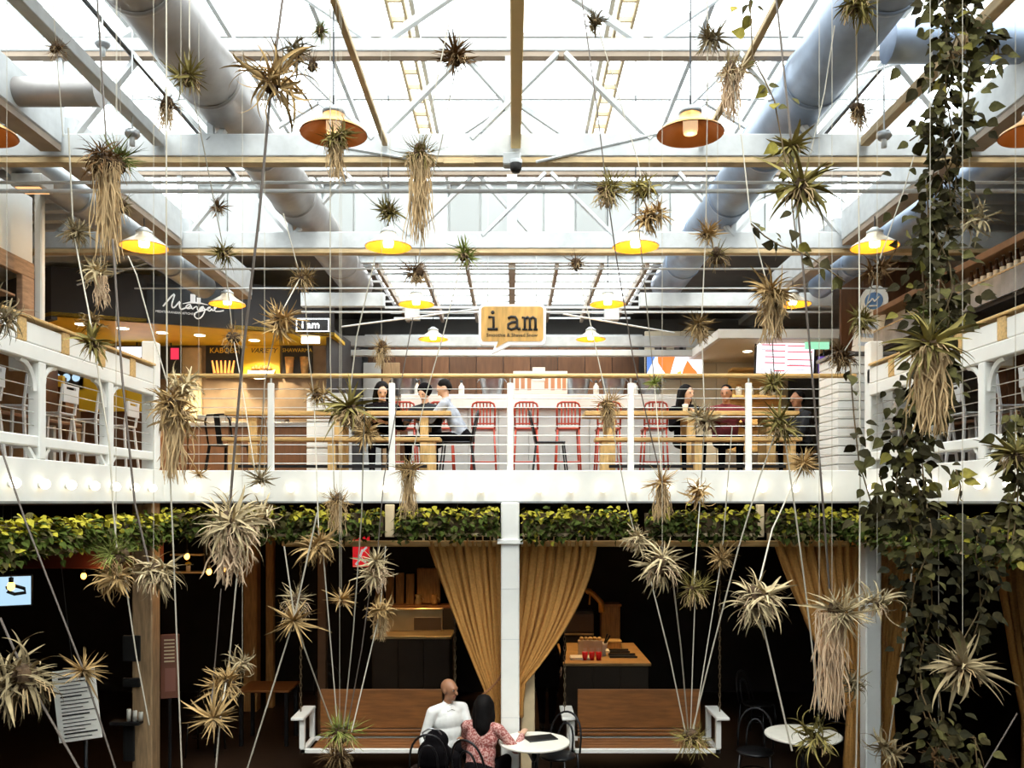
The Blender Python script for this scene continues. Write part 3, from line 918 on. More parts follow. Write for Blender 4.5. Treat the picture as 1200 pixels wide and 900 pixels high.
def bucket(x, y, label):
    t = thing('galvanised_bucket', label, 'bucket', (x, y, MZ + 1.36))
    MB().lathe((0, 0, 0), [(.001, 0), (.15, 0), (.15, .01), (.205, .30), (.215, .31), (.205, .32)], 22).build('pail', BUCKET, t, True)
    MB().lathe((0, 0, 0), [(.19, .29), (.001, .29)], 22).build('contents', OAK, t)
    for s in (-1, 1):
        MB().tube([(s * .20, -.03, .26), (s * .235, 0, .22), (s * .20, .03, .26)], .007, 6).build('handle', BUCKET, t, True)
    return t
for x, lab in ((-1.72, 'first from the left on the white counter'), (-1.28, 'second from the left on the white counter'), (-.32, 'left of the middle railing post'),
               (1.05, 'right of the menu board'), (1.62, 'under the air plant at the railing'), (2.22, 'at the right end near the bright screen')):
    bucket(x, 13.62, 'galvanised bucket, ' + lab)
for i, (x, lab) in enumerate(((-1.5, 'between the two left buckets'), (-.80, 'left of the bucket by the middle post'), (1.33, 'between the two right buckets'), (1.95, 'beside the rightmost bucket'))):
    t = thing('syrup_bottle', 'small white labelled bottle ' + lab, 'bottle', (x, 13.5, MZ + 1.36))
    MB().lathe((0, 0, 0), [(.001, 0), (.045, 0), (.045, .13), (.018, .17), (.018, .19)], 14).build('glass', WHITE, t, True)
    MB().lathe((0, 0, 0), [(.024, .19), (.024, .23), (.001, .23)], 12).build('cap', BLACK, t, True)
mb_ = thing('menu_board', 'white counter menu sheet with pictures of drinks', 'sign', (.42, 13.42, MZ + 1.362))
MB().bbox(-.40, .45, -.012, .012, 0, .36, .004).build('board', PAPER, mb_)
MB().bbox(-.10, .10, -.02, -.0125, .20, .42, .003).build('top_card', PAPER, mb_)
for k, x in enumerate((-.34, -.25, -.15, .12, .22, .32, .40)):
    MB().box(x - .03, x + .03, -.014, -.0122, .06 + .02 * (k % 2), .28).build('drink_picture', mat('drink_print', (.55, .25, .12), .6), mb_)
MB().box(-.13, .05, -.022, -.0205, .24, .27).build('print_line', LEAD, mb_)

# brown wood back wall, in boards
bw = thing('panelled_wall', 'dark brown boarded wall behind the counter buckets', 'wall panel', (0, 15.4, MZ))
for k in range(10):
    m = mat('brown_board_%d' % (k % 3), tuple(v * (.8 + .2 * (k % 3)) for v in (0.15, 0.062, 0.024)), .6, var=.2, scale=3, stretch=(6, 1, 1))
    MB().bbox(-2.6 + .49 * k, -2.12 + .49 * k, 0, .04, .2, 2.55, .005).build('board', m, bw)
MB().bbox(-2.65, 2.35, -.05, .05, 2.56, 2.68, .006).build('head_rail', BEAMW, bw)
tag(MB().tube([(.66, 15.2, 5.9), (2.0, 15.2, 5.9)], .02, 8).build('wall_rail', GREYP), 'thin pale bar across the brown boarded wall, right of the yellow sign', 'rail')

# tables and benches
def communal(x0, x1, y, labt, labb):
    t = thing('communal_table', labt, 'table', ((x0 + x1) / 2, y, MZ))
    h = (x1 - x0) / 2
    MB().bbox(-h, h, -.28, .28, .80, .855, .006).build('tabletop', OAK, t)
    n = max(2, int(round((x1 - x0) / 1.35)) + 1)
    for k in range(n):
        x = -h + .35 + (2 * h - .7) * k / (n - 1)
        for dy in (-.20, .20):
            MB().bbox(x - .055, x + .055, dy - .03, dy + .03, 0, .80, .006).build('leg', OAKZ, t)
        MB().bbox(x - .03, x + .03, -.17, .17, .70, .78, .004).build('cross_rail', OAKZ, t)
    b = thing('bench', labb, 'bench', ((x0 + x1) / 2, y - .55, MZ))
    MB().bbox(-h + .1, h - .1, -.13, .13, .435, .48, .006).build('seat_board', OAK, b)
    for k in range(n):
        x = -h + .22 + (2 * h - .44) * k / (n - 1)
        MB().bbox(x - .05, x + .05, -.10, .10, 0, .435, .006).build('leg', OAKZ, b)
    MB().bbox(-h + .25, h - .25, -.015, .015, .10, .14, .004).build('stretcher', BLACKM, b)
communal(-3.75, -.80, 11.4, 'long oak communal table behind the left half of the railing', 'oak bench before the left communal table')
communal(.95, 3.75, 11.4, 'long oak communal table behind the right half of the railing', 'oak bench before the right communal table')

def metal_chair(x, y, rz, label, m, z=MZ, seat=.45, back=.86, wide=.20, name='metal_chair', bar=False):
    t = thing(name, label, 'chair', (x, y, z), rz)
    for sx in (-1, 1):
        for sy, nm in ((-1, 0), (1, 1)):
            MB().beam((sx * (wide + .03), sy * (wide + .03), 0), (sx * (wide - .02), sy * (wide - .02), seat), .035, .02).build('leg', m, t)
    MB().bbox(-wide, wide, -wide, wide, seat - .012, seat + .012, .01).build('seat', m, t)
    if not bar:
        pts = [(-wide, wide - .02, seat), (-wide, wide + .05, back - .08), (-wide + .05, wide + .07, back), (wide - .05, wide + .07, back), (wide, wide + .05, back - .08), (wide, wide - .02, seat)]
        MB().tube(pts, .014, 8).build('back_frame', m, t, True)
        MB().beam((0, wide - .01, seat), (0, wide + .07, back), .09, .01, up=(0, 1, 0)).build('back_splat', m, t)
    else:
        for sx in (-1, 1):
            MB().beam((sx * wide, wide - .01, seat), (sx * wide, wide + .03, back), .03, .02, up=(0, 1, 0)).build('back_stile', m, t)
        b = MB()
        y0, y1 = wide + .015, wide + .04
        z0, z1 = back - .19, back
        b.box(-wide, wide, y0, y1, z0, z1 - .05).box(-wide, wide, y0, y1, z1 - .02, z1)
        b.box(-wide, -wide * .65, y0, y1, z1 - .05, z1 - .02).box(wide * .65, wide, y0, y1, z1 - .05, z1 - .02)
        b.build('backrest', m, t)
        for sx in (-1, 1):
            MB().box(sx * (wide + .02) - .008, sx * (wide + .02) + .008, -wide, wide, seat * .35, seat * .35 + .02).build('side_rail', m, t)
        MB().box(-wide, wide, -wide - .03, -wide - .01, seat * .45, seat * .45 + .02).build('footrest', m, t)
    return t
metal_chair(.50, 11.35, pi / 2, 'black metal chair just right of the middle railing post', BLACKM)
metal_chair(-.72, 11.35, -pi / 2, 'black metal chair under the figure in the grey jacket', BLACKM)
metal_chair(-3.95, 11.9, pi * .9, 'black metal chair at the left end of the left communal table', BLACKM)
for s, nm in ((-1, 'left'), (1, 'right')):
    for k, (x, y) in enumerate(((4.95, 8.55), (4.97, 9.25), (4.95, 10.0), (4.98, 10.8), (4.95, 7.85))):
        metal_chair(s * x, y, (-s) * pi / 2 * -1 + (.0), 'white metal bar chair behind the %s side railing, %s from the corner' % (nm, ['third', 'second', 'nearest', 'beyond and first', 'fourth'][k]), WHITEC, seat=.62, back=.93, wide=.155, name='bar_chair', bar=True)
for s, nm in ((-1, 'left'), (1, 'right')):
    t = thing('drink_ledge', 'dark timber ledge table behind the white bar chairs on the %s' % nm, 'table', (s * 5.6, 9.0, MZ))
    MB().bbox(-.2, .2, -1.8, 1.8, .60, .64, .006).build('top', mat('walnut', (.2, .09, .04), .5, var=.2), t)
    for yy in (-1.4, 0, 1.4):
        MB().bbox(-.03, .03, yy - .03, yy + .03, 0, .60, .005).build('leg', WHITE, t)

# ---- people on the mezzanine
seated('person in black with long dark hair at the left communal table, head bowed', (-1.78, 11.75, MZ + .50), (.1, -1, 0), .12, [SKIN2, CLOTHB, CLOTHB, LIP, BLACK, HAIR], (.25, -1, -.45),
       (((-.05, .12, -.26), (.12, .30, -.22)), ((.05, .12, -.26), (-.10, .30, -.20))), hair='long')
seated('person in a black padded coat and cap, bent over the left table', (-1.12, 11.95, MZ + .50), (-.5, -1, 0), .16, [SKIN2, CLOTHN, CLOTHB, LIP, BLACK, CLOTHB], (-.6, -1, -.5),
       (((-.08, .14, -.24), (.10, .30, -.20)), ((.08, .14, -.24), (-.06, .30, -.20))), hair='hood', chest=1.1)
seated('man in a grey denim jacket with black hair, leaning on the left table end', (-.66, 11.45, MZ + .52), (-1, .12, 0), .22, [SKIN2, CLOTHG, CLOTHB, LIP, BLACK, HAIR], (-1, .1, -.6),
       (((-.03, .18, -.22), (.04, .38, -.14)), ((.03, .18, -.22), (-.06, .38, -.14))), hair='short', chest=1.08)
w1 = seated('woman with long dark hair in black holding a white cup', (2.42, 11.95, MZ + .50), (.1, -1, 0), .06, [SKIN2, CLOTHB, CLOTHB, LIP, BLACK, HAIR], (.75, -1, -.1),
       (((-.06, .10, -.26), (.14, .24, -.06)), ((.05, .10, -.26), (-.14, .26, -.08))), hair='long')
seated('man in a maroon jumper with cropped dark hair, arms on the right table', (2.98, 11.95, MZ + .50), (-.05, -1, 0), .06, [SKIN1, CLOTHM, CLOTHB, LIP, BLACK, HAIR], (-.5, -1, -.1),
       (((-.08, .14, -.24), (.06, .32, -.22)), ((.08, .14, -.24), (-.10, .30, -.22))), hair='short', chest=1.15)
seated('figure in dark clothes seated by the white boarded pillar', (4.05, 11.9, MZ + .42), (-1, -.3, 0), .05, [SKIN1, CLOTHN, CLOTHB, LIP, BLACK, HAIR], (-1, -.4, 0),
       (((-.04, .12, -.26), (.04, .34, -.22)), ((.04, .12, -.26), (-.04, .34, -.22))), hair='short')
cup = thing('paper_cup', 'white paper cup in the hands of the woman in black', 'cup', (2.36, 11.62, MZ + .87))
MB().lathe((0, 0, 0), [(.001, 0), (.030, 0), (.040, .11), (.042, .115)], 16).build('cup_wall', WHITE, cup, True)
MB().lathe((0, 0, 0), [(.043, .112), (.040, .125), (.001, .125)], 16).build('lid', WHITE, cup, True)

# ---- charcoal corner shop, left
A = P(60, 369, 11.4); Bq = P(392, 392, 12.8)
sh = thing('shop_fascia', 'charcoal shop fascia with a yellow soffit over the left kitchen', 'shop front', (0, 0, 0))
A0 = Vector((A.x, A.y, 0)); B0 = Vector((Bq.x, Bq.y, 0)); L0 = Vector((-7.4, 12.3, 0))
zb, zt = 5.74, 6.40
def wall_between(a, b, z0, z1, th):
    d = (b - a).normalized(); n = Vector((-d.y, d.x, 0)) * th
    vs = [(*a.xy, z0), (*b.xy, z0), (*(b + n).xy, z0), (*(a + n).xy, z0), (*a.xy, z1), (*b.xy, z1), (*(b + n).xy, z1), (*(a + n).xy, z1)]
    return MB().add(vs, [(3, 2, 1, 0), (4, 5, 6, 7), (0, 1, 5, 4), (1, 2, 6, 5), (2, 3, 7, 6), (3, 0, 4, 7)])
wall_between(A0, B0, zb, zt, .08).build('fascia_board', DARKF, sh)
wall_between(L0, A0, zb - .05, zt, .08).build('side_board', DARKF, sh)
sf = MB()
vs = [(A0.x, A0.y, zb), (B0.x, B0.y, zb), (B0.x, 13.6, zb), (-8.5, 13.6, zb), (L0.x, L0.y, zb)]
sf.add(vs + [(x, y, z + .05) for x, y, z in vs], [(4, 3, 2, 1, 0), (5, 6, 7, 8, 9)] + [(i, (i + 1) % 5, (i + 1) % 5 + 5, i + 5) for i in range(5)])
sf.build('soffit', YELLOW, sh)
# black name board with the lettering
D = (B0 - A0).normalized(); N = Vector((D.y, -D.x, 0))
ang = math.atan2(D.y, D.x)
def on_fascia(px, py, off=.0):
    # point of the fascia plane seen at px, py
    dx = (px - 600) / FPX
    t = (A0.y * dx - A0.x) / (D.x - D.y * dx)
    p = A0 + D * t
    return Vector((p.x, p.y, EYE - (py - 588) * p.y / FPX)) + N * off
nb = thing('shop_sign', 'black shop sign with white handwritten name and a little skyline above', 'sign', (0, 0, 0))
q0 = on_fascia(172, 333); q1 = on_fascia(274, 386)
wall_between(Vector((q0.x, q0.y, 0)) + N * .05, Vector((q1.x, q1.y, 0)) + N * .05, q1.z + .0, q0.z, .045).build('panel', SIGNB, nb)
def stroke(pts, r, parent, name='letter_stroke', m=LETW, off=.06, fn=on_fascia):
    ps = [fn(x, y, off) for x, y in pts]
    # rounded by one corner cutting pass
    out = [ps[0]]
    for i in range(len(ps) - 1):
        out += [ps[i].lerp(ps[i + 1], .25), ps[i].lerp(ps[i + 1], .75)]
    out.append(ps[-1])
    MB().tube(out, r, 6).build(name, m, parent, True)
stroke([(191, 360), (196, 354), (201, 348), (205, 345), (203, 352), (201, 358), (202, 362), (205, 361), (209, 356), (211, 354), (210, 360), (212, 364), (217, 362)], .011, nb)
stroke([(217, 362), (222, 361), (224, 358), (220, 358), (217, 361), (220, 363), (224, 362), (224, 359), (225, 364), (228, 361), (231, 360), (231, 364), (233, 365)], .009, nb)
stroke([(233, 365), (235, 361), (239, 360), (236, 365), (233, 364), (239, 361), (240, 366), (236, 373), (231, 375), (227, 371), (229, 367), (238, 365), (244, 363)], .010, nb)
stroke([(244, 363), (247, 361), (244, 361), (242, 364), (246, 366), (248, 362), (249, 366), (252, 363), (254, 360), (251, 360), (251, 366), (257, 366), (262, 365)], .009, nb)
MB().tube([on_fascia(214, 357, .06), on_fascia(222, 355.5, .06), on_fascia(233, 356, .06), on_fascia(244, 358.5, .06)], [.004, .012, .012, .004], 6).build('skyline_base', LETW, nb)
for (a, b, h0, h1) in ((223, 229, 356, 346), (230.5, 235, 357, 350)):
    pa = on_fascia(a, h0, .055); pb = on_fascia(b, h0, .055)
    wall_between(Vector((pa.x, pa.y, 0)), Vector((pb.x, pb.y, 0)), pa.z, on_fascia(b, h1).z, .006).build('skyline_tower', LETW, nb)
tp = on_fascia(206, 367.5, .06)
text_obj('lettering', 'MEDITERRANEAN KITCHEN', .042, tp, (pi / 2, 0, ang), LETW, nb, .003, 1.0)
for i, (px, py) in enumerate(((95, 380), (144, 385), (190, 390), (234, 393), (298, 399))):
    Yh = (zb - EYE) * FPX / (588 - py)
    t = thing('downlight', '%s round downlight from the left in the yellow soffit' % ORD[i], 'lamp', ((px - 600) * Yh / FPX, Yh, zb))
    MB().lathe((0, 0, 0), [(.001, -.006), (.07, -.006), (.08, -.002), (.08, 0)], 18).build('lens', SPOTL, t, True)
    light('SPOT', 'downlight_lamp', ((px - 600) * Yh / FPX, Yh, zb - .05), 120, (1.0, .85, .55), .06, (0, 0, 0), radians(130))
# kitchen behind, yellow counters, posters, screens
kb = struct('wall_shop', MB().box(-8.6, -2.82, 13.66, 13.72, 3.58, 5.8), mat('shop_back', (.30, .20, .12), .6, var=.2))
def panel(name, px0, py0, px1, py1, Y, m, label, cat, th=.03):
    a = P(px0, py1, Y); b = P(px1, py0, Y)
    t = thing(name, label, cat, ((a.x + b.x) / 2, Y, a.z))
    h = (b.x - a.x) / 2
    MB().bbox(-h, h, 0, th, 0, b.z - a.z, .004).build('board', m, t)
    return t, h, b.z - a.z
t, h, H = panel('poster', 241, 404, 283, 443, 13.6, SIGNB, 'dark menu poster with glowing skewers headed KABOBS', 'poster')
text_obj('lettering', 'KABOBS', .12, (0, -.004, H * .82), (pi / 2, 0, 0), YELLOW, t)
for k in range(6):
    MB().tube([(-.18 + .07 * k, -.005, H * .52), (-.14 + .055 * k, -.005, H * .15)], [.012, .022], 6).build('skewer', mat('ember', (1, .4, .1), .5, emit=((1, .38, .08), 1.3)), t)
t, h, H = panel('poster', 285, 405, 328, 443, 13.6, YELLOW, 'bright yellow menu poster with a plate of food', 'poster')
text_obj('lettering', 'VARIETY', .11, (.03, -.004, H * .84), (pi / 2, 0, 0), LEAD, t, shear=.3)
MB().lathe((0, -.006, H * .25), [(.001, -.006), (.20, -.006), (.22, 0)], 20, axis=(0, -1, .8)).build('plate', PAPER, t, True)
for k in range(7):
    MB().ell((-.13 + .045 * k, -.03, H * .30 + .02 * (k % 2)), (.03, .02, .03), nu=8, nv=6).build('food', mat('kebab_food', (.6, .2, .05), .5, var=.3, scale=20), t, True)
t, h, H = panel('poster', 331, 404, 366, 443, 13.6, SIGNB, 'dark menu poster with two wraps headed SHAWARMA', 'poster')
text_obj('lettering', 'SHAWARMA', .085, (0, -.004, H * .83), (pi / 2, 0, 0), YELLOW, t)
for x in (-.12, .12):
    MB().tube([(x, -.02, .03), (x, -.02, H * .62)], [.05, .075], 10).build('wrap', mat('wrap_food', (.75, .42, .15), .6, var=.25, scale=15), t, True)
t, h, H = panel('menu_screen', 136, 405, 184, 444, 13.3, BLACK, 'bright white menu screen behind the left side railing', 'screen')
MB().box(-h * .95, h * .95, -.004, 0, .02, H - .02).build('picture', SCREEN, t)
MB().tube([(0, .015, H), (0, .015, zb - t.location.z)], .012, 6).build('ceiling_pole', BLACKM, t)
for k in range(8):
    MB().box(-h * .8 + .16 * (k % 4), -h * .8 + .16 * (k % 4) + .09, -.006, -.0045, H * (.25 + .35 * (k // 4)), H * (.25 + .35 * (k // 4)) + .03).build('menu_line', LEAD, t)
t, h, H = panel('menu_screen', 188, 406, 212, 444, 13.35, BLACK, 'dark screen with a red corner beside the bright menu screen', 'screen')
MB().box(0, h * .8, -.004, 0, H * .6, H * .95).build('picture', SCRED, t)
MB().tube([(0, .015, H), (0, .015, zb - t.location.z)], .012, 6).build('ceiling_pole', BLACKM, t)
t, h, H = panel('photo_board', 58, 419, 98, 457, 11.6, BLACK, 'black menu board with round dish photos near the left post', 'sign')
for k in range(6):
    MB().lathe((-.13 + .13 * (k % 3), -.004, H * (.38 + .36 * (k // 3))), [(.001, .002), (.055, .002), (.055, 0)], 16, axis=(0, -1, 0)).build('dish_photo', SCCOLD, t)
t, h, H = panel('photo_board', 98, 424, 127, 443, 11.7, BLACK, 'small pale screen right of the dish photo board', 'screen')
MB().box(-h * .95, h * .95, -.004, 0, .01, H - .01).build('picture', SCREEN, t)
for (a, b, c, d, Y, lab) in ((36, 408, 51, 447, 11.0, 'tall yellow panel at the far left behind the white chair'), (92, 443, 175, 482, 11.6, 'wide yellow counter front behind the white bar chairs'),
                             (62, 440, 74, 453, 11.5, 'small yellow panel under the dish photo board')):
    t = thing('yellow_panel', lab, 'panel', (P((a + c) / 2, 0, Y).x, Y, P(0, d, Y).z))
    h = (c - a) * Y / 2000
    n = 1 if c - a < 30 else 3
    for k in range(n):
        MB().bbox(-h + 2 * h * k / n + .003, -h + 2 * h * (k + 1) / n - .003, 0, .06, 0, (d - b) * Y / 1000, .005).build('panel_board', YELLOW, t)
    MB().box(-h, h, .061, .35, -(P(0, d, Y).z - MZ), (d - b) * Y / 1000 - .02).build('carcass', BROWNW, t)
# tiled shelf wall pieces between the posters and screens
tag(MB().bbox(-5.25, -4.95, 13.57, 13.65, MZ + .9, 5.7, .006).build('shelf_pillar', CREAM), 'cream pillar between the dark screen and the skewer poster', 'pillar')
# inner kitchen counter seen through the railing
t = thing('kitchen_counter', 'low dark kitchen counter with pale pans behind the left communal table', 'counter', (-4.3, 13.25, MZ))
MB().bbox(-1.9, 1.3, -.3, .3, .82, .88, .006).build('worktop', STEEL, t)
for k in range(5):
    MB().bbox(-1.88 + .63 * k, -1.27 + .63 * k, -.27, -.24, .05, .81, .005).build('front_panel', BROWNW, t)
MB().box(-1.88, 1.28, -.24, .28, 0, .81).build('carcass', BROWNW, t)
for k, x in enumerate((-1.2, -.3, .6)):
    tt = thing('steel_pan', '%s steel pan from the left on the kitchen counter' % ORD[k], 'pan', (-4.3 + x, 13.2, MZ + .88))
    MB().bbox(-.22, .22, -.15, .15, 0, .10, .01).build('pan_body', STEEL, tt)
    MB().bbox(-.23, .23, -.16, .16, .10, .115, .004).build('pan_rim', STEEL, tt)
t = thing('fridge', 'white drawer cabinet seen through the railing left of the communal table legs', 'cabinet', (-2.7, 12.4, MZ))
for k in range(3):
    MB().bbox(-.28, .28, -.02, .0, .08 + .38 * k, .43 + .38 * k, .006).build('drawer', WHITE, t)
MB().box(-.28, .28, .0, .5, .05, 1.25).build('carcass', GREYP, t)

# lit 'I am' box sign
t, h, H = panel('neon_sign', 347, 373, 386, 389, 12.6, SIGNB, 'small black box sign with a glowing white outline and name', 'sign', .05)
for (x0, z0, x1, z1) in ((-h, .01, h, .01), (-h, H - .01, h, H - .01), (-h + .01, .01, -h + .01, H - .01), (h - .01, .01, h - .01, H - .01)):
    MB().tube([(x0, -.012, z0), (x1, -.012, z1)], .006, 6).build('neon_tube', NEON, t)
text_obj('lettering', 'i am', .16, (-.03, -.01, H * .5), (pi / 2, 0, 0), NEON, t, .004)
MB().tube([(0, .02, H), (0, .02, 1.05)], .008, 6).build('hanger', BLACKM, t)
t, h, H = panel('round_lamp', 353, 391, 374, 402, 12.9, NEON, 'small white glowing panel under the name sign', 'lamp', .05)
t = tag(wall_between(Vector((-2.75, 12.9, 0)), Vector((-2.62, 14.9, 0)), MZ, 5.9, .06).build('partition', DARKF), 'dark narrow partition right of the posters', 'partition')
t = thing('wood_cabinet', 'pale wooden upright panels left of the brown boarded wall', 'cabinet', (-2.9, 14.9, MZ))
for k, (a, b, m) in enumerate(((0, .28, PALEW), (.30, .62, GREYP), (.64, .95, PALEW))):
    MB().bbox(a, b - .01, 0, .05, 0, 2.1, .006).build('upright_panel', m, t)

# ---- centre hanging sign
sg = thing('hanging_sign', 'yellow speech bubble sign with white rim reading i am', 'sign', (0, 9.9, 0))
SY = 9.9
def sgp(px, py): return ((px - 600) * SY / FPX, EYE - (py - 588) * SY / FPX)
def outline(x0, y0, x1, y1, r, tail):
    pts = []
    for (cx, cy, a0) in ((x1 - r, y0 + r, -90), (x1 - r, y1 - r, 0)):
        for k in range(6):
            a = radians(a0 + 90 * k / 5); pts.append((cx + r * cos(a), cy + r * sin(a)))
    pts += tail
    for (cx, cy, a0) in ((x0 + r, y1 - r, 90), (x0 + r, y0 + r, 180)):
        for k in range(6):
            a = radians(a0 + 90 * k / 5); pts.append((cx + r * cos(a), cy + r * sin(a)))
    return [sgp(*p) for p in pts]
def prism(pts, y0, y1):
    n = len(pts)
    mb = MB()
    vs = [(x, y0, z) for x, z in pts] + [(x, y1, z) for x, z in pts]
    bm = bmesh.new()
    bv = [bm.verts.new(v) for v in vs]
    f0 = bm.faces.new(bv[:n]); f1 = bm.faces.new(list(reversed(bv[n:])))
    for i in range(n): bm.faces.new((bv[i], bv[i + n], bv[(i + 1) % n + n], bv[(i + 1) % n]))
    bmesh.ops.triangulate(bm, faces=[f0, f1])
    bmesh.ops.recalc_face_normals(bm, faces=bm.faces)
    bm.verts.index_update()
    mb.add([v.co.copy() for v in bm.verts], [[v.index for v in f.verts] for f in bm.faces])
    bm.free()
    return mb
prism(outline(561, 357, 639.5, 404.5, 6, [(598, 404.5), (576, 415), (580, 404.5)]), -.02, .04).build('rim', LETW, sg)
prism(outline(564, 360, 636.5, 400.5, 4, [(595, 400.5), (581, 408), (584, 400.5)]), -.035, -.021).build('face', PLY, sg)
def ink(pts, r=.016, name='letter'):
    MB().tube([(*[sgp(*p)[0]], -.042, sgp(*p)[1]) for p in pts], r, 6).build(name, LEAD, sg, True)
ink([(572.5, 372.5), (578.5, 372.5), (578.5, 386)]); ink([(571.5, 386.5), (583.5, 386.5)])
MB().ell((sgp(577.5, 367)[0], -.04, sgp(577.5, 367)[1]), (.022, .01, .022), nu=10, nv=6).build('letter_dot', LEAD, sg)
ink([(595.5, 374), (599, 372), (604, 372.5), (606, 376), (606, 384), (607.5, 386.5), (610, 386)])
ink([(606, 378.5), (600, 378.5), (595.5, 381), (595.5, 385), (599, 387), (604, 385.5), (606, 382)])
ink([(611.5, 373), (615, 373), (615, 386.5)]); ink([(612, 387), (618, 387)], .012)
ink([(615, 375), (618, 372.5), (621, 374.5), (621, 386.5)]); ink([(619, 387), (624, 387)], .012)
ink([(621, 375), (624.5, 372.5), (627.5, 374.5), (627.5, 386.5)]); ink([(625, 387), (630, 387)], .012)
cx, cz = sgp(600, 393.5)
text_obj('lettering', 'Smoothie & Shaved Snow', .056, (cx, -.038, cz), (pi / 2, 0, 0), LEAD, sg, .003, 1.02)
for x in (-.28, .28):
    MB().tube([(x, .01, sgp(0, 358)[1]), (x, .01, 7.55)], .005, 6).build('hanging_cord', CABLE, sg)

# ---- right hand kitchen
t, h, H = panel('picture_screen', 757, 413, 824, 444, 14.4, BLACK, 'bright wide screen with orange food pictures right of the brown wall', 'screen', .06)
MB().box(-h * .97, h * .97, -.004, 0, .015, H - .015).build('picture', SCREEN, t)
def blot(pts, m, y=-.007):
    prism([(x * h, z * H) for x, z in pts], y, y + .002).build('food_picture', m, t)
blot([(-.97, .97), (-.62, .97), (-.85, .45), (-.97, .2)], SCBLUE)
blot([(-.6, .95), (.05, .95), (-.05, .6), (-.15, .2), (-.3, .15), (-.32, .55), (-.58, .6)], SCORG)
blot([(.3, .35), (.45, .7), (.6, .45), (.75, .3), (.85, .1), (.25, .08)], SCORG)
blot([(.1, .25), (.22, .3), (.25, .05), (.05, .05)], mat('screen_yellow', (.1, .1, 0), .3, emit=((1, .6, .1), 1.0)))
for k, px in enumerate((774, 797)):
    t = thing('steel_canister', '%s pale steel canister standing above the food picture screen' % ('left' if k == 0 else 'right'), 'canister', P(px, 413.5, 14.6))
    MB().lathe((0, 0, 0), [(.001, 0), (.10, 0), (.10, .11), (.11, .115), (.11, .13), (.001, .135)], 18).build('can', STEEL, t, True)
    MB().box(-.03, .03, -.104, -.098, .03, .08).build('label', LEAD, t)
wp = thing('light_wall', 'warm white wall panels behind the woman with the cup and the man in maroon', 'wall panel', (0, 14.75, MZ))
for k in range(4):
    MB().bbox(2.3 + .62 * k, 2.91 + .62 * k, 0, .06, 0, 2.62, .004).build('wall_panel', SOFFC, wp)
hd = thing('kitchen_canopy', 'white kitchen canopy with cream underside over the right counter', 'canopy', (0, 0, 0))
ya, yb_ = 12.5, 14.7
zc = zz((588 - 396) * ya / FPX)
xl, xr = (842 - 600) * ya / FPX, 5.0
vs = [(xl, ya, zc), (xr, ya, zc), (xr, yb_, zc), (xl - .05, yb_, zc)]
c = MB(); c.add(vs + [(x, y, z + .13) for x, y, z in vs], [(3, 2, 1, 0), (4, 5, 6, 7), (0, 1, 5, 4), (1, 2, 6, 5), (2, 3, 7, 6), (3, 0, 4, 7)])
c.build('fascia_box', WHITE, hd)
c = MB(); vs = [(xl + .06, ya + .06, zc - .004), (xr, ya + .06, zc - .004), (xr, yb_, zc - .004), (xl + .01, yb_, zc - .004)]
c.add(vs + [(x, y, z + .003) for x, y, z in vs], [(3, 2, 1, 0), (4, 5, 6, 7)]); c.build('underside', SOFFC, hd)
for i, (px, Yh) in enumerate(((876, 13.6), (890, 13.0), (930, 13.3))):
    x = (px - 600) * Yh / FPX
    t = thing('downlight', '%s round downlight from the left in the white canopy' % ORD[i], 'lamp', (x, Yh, zc - .005))
    MB().lathe((0, 0, 0), [(.001, -.006), (.06, -.006), (.07, 0)], 16).build('lens', SPOTL, t, True)
    light('SPOT', 'canopy_lamp', (x, Yh, zc - .06), 40, (1.0, .88, .66), .06, (0, 0, 0), radians(130))
t = thing('menu_screen', 'tilted white menu television with red lines under the white canopy', 'screen', P(920, 420, 12.9))
t.rotation_euler = (0, radians(2), radians(-6))
h, H = .45, .26
MB().bbox(-h, h, 0, .05, -H, H, .006).build('frame', BLACK, t)
MB().box(-h + .03, h - .03, -.004, 0, -H + .03, H - .03).build('picture', SCREEN, t)
for (x0, x1, z) in ((-.30, 0, .02), (-.30, 0, .11), (-.3, 0, -.07), (.03, .40, .19), (.03, .40, .10), (.03, .4, -.02), (.03, .4, -.11), (-.15, .0, -.19), (-.35, .0, .2)):
    MB().box(x0, x1, -.007, -.0045, z - .008, z + .008).build('red_line', SCRED, t)
for q in range(10):
    MB().box(-.36 + .42 * (q % 2), -.12 + .42 * (q % 2), -.007, -.0045, -.17 + .075 * (q // 2) - .003, -.17 + .075 * (q // 2) + .003).build('menu_line', STEELD, t)
MB().tube([(0, .03, H), (0, .03, H + .12)], .015, 8).build('bracket', BLACKM, t)
t, h, H = panel('portrait_screen', 958, 417, 974, 441, 12.9, BLACK, 'small upright screen with a pale portrait beside the menu television', 'screen', .04)
MB().box(-h * .9, h * .9, -.004, 0, .01, H - .01).build('picture', mat('screen_violet', (0, 0, 0), .3, emit=((.12, .06, .3), 1.0)), t)
MB().ell((0, -.008, H * .62), (h * .45, .003, h * .6), nu=12, nv=8).build('portrait', SCREEN, t)
MB().box(-h * .4, h * .5, -.008, -.005, .02, H * .4).build('portrait_body', SCREEN, t)
MB().tube([(0, .02, H), (0, .02, zc - t.location.z)], .01, 6).build('ceiling_pole', BLACKM, t)
tag(MB().bbox(-.18, .18, 0, .04, -.05, .07, .004).build('exit_light', mat('green_glow', (0, .3, .1), .4, emit=((.35, .75, .5), .9)), loc=P(958, 405, 12.8)), 'pale green lit sign under the canopy right of the menu television', 'sign')
t = thing('orange_shelf', 'orange lit wooden shelf unit behind the man in maroon', 'shelf', (4.1, 14.3, MZ))
MB().bbox(-.45, .45, .1, .14, .5, 1.9, .004).build('back_board', OAK, t)
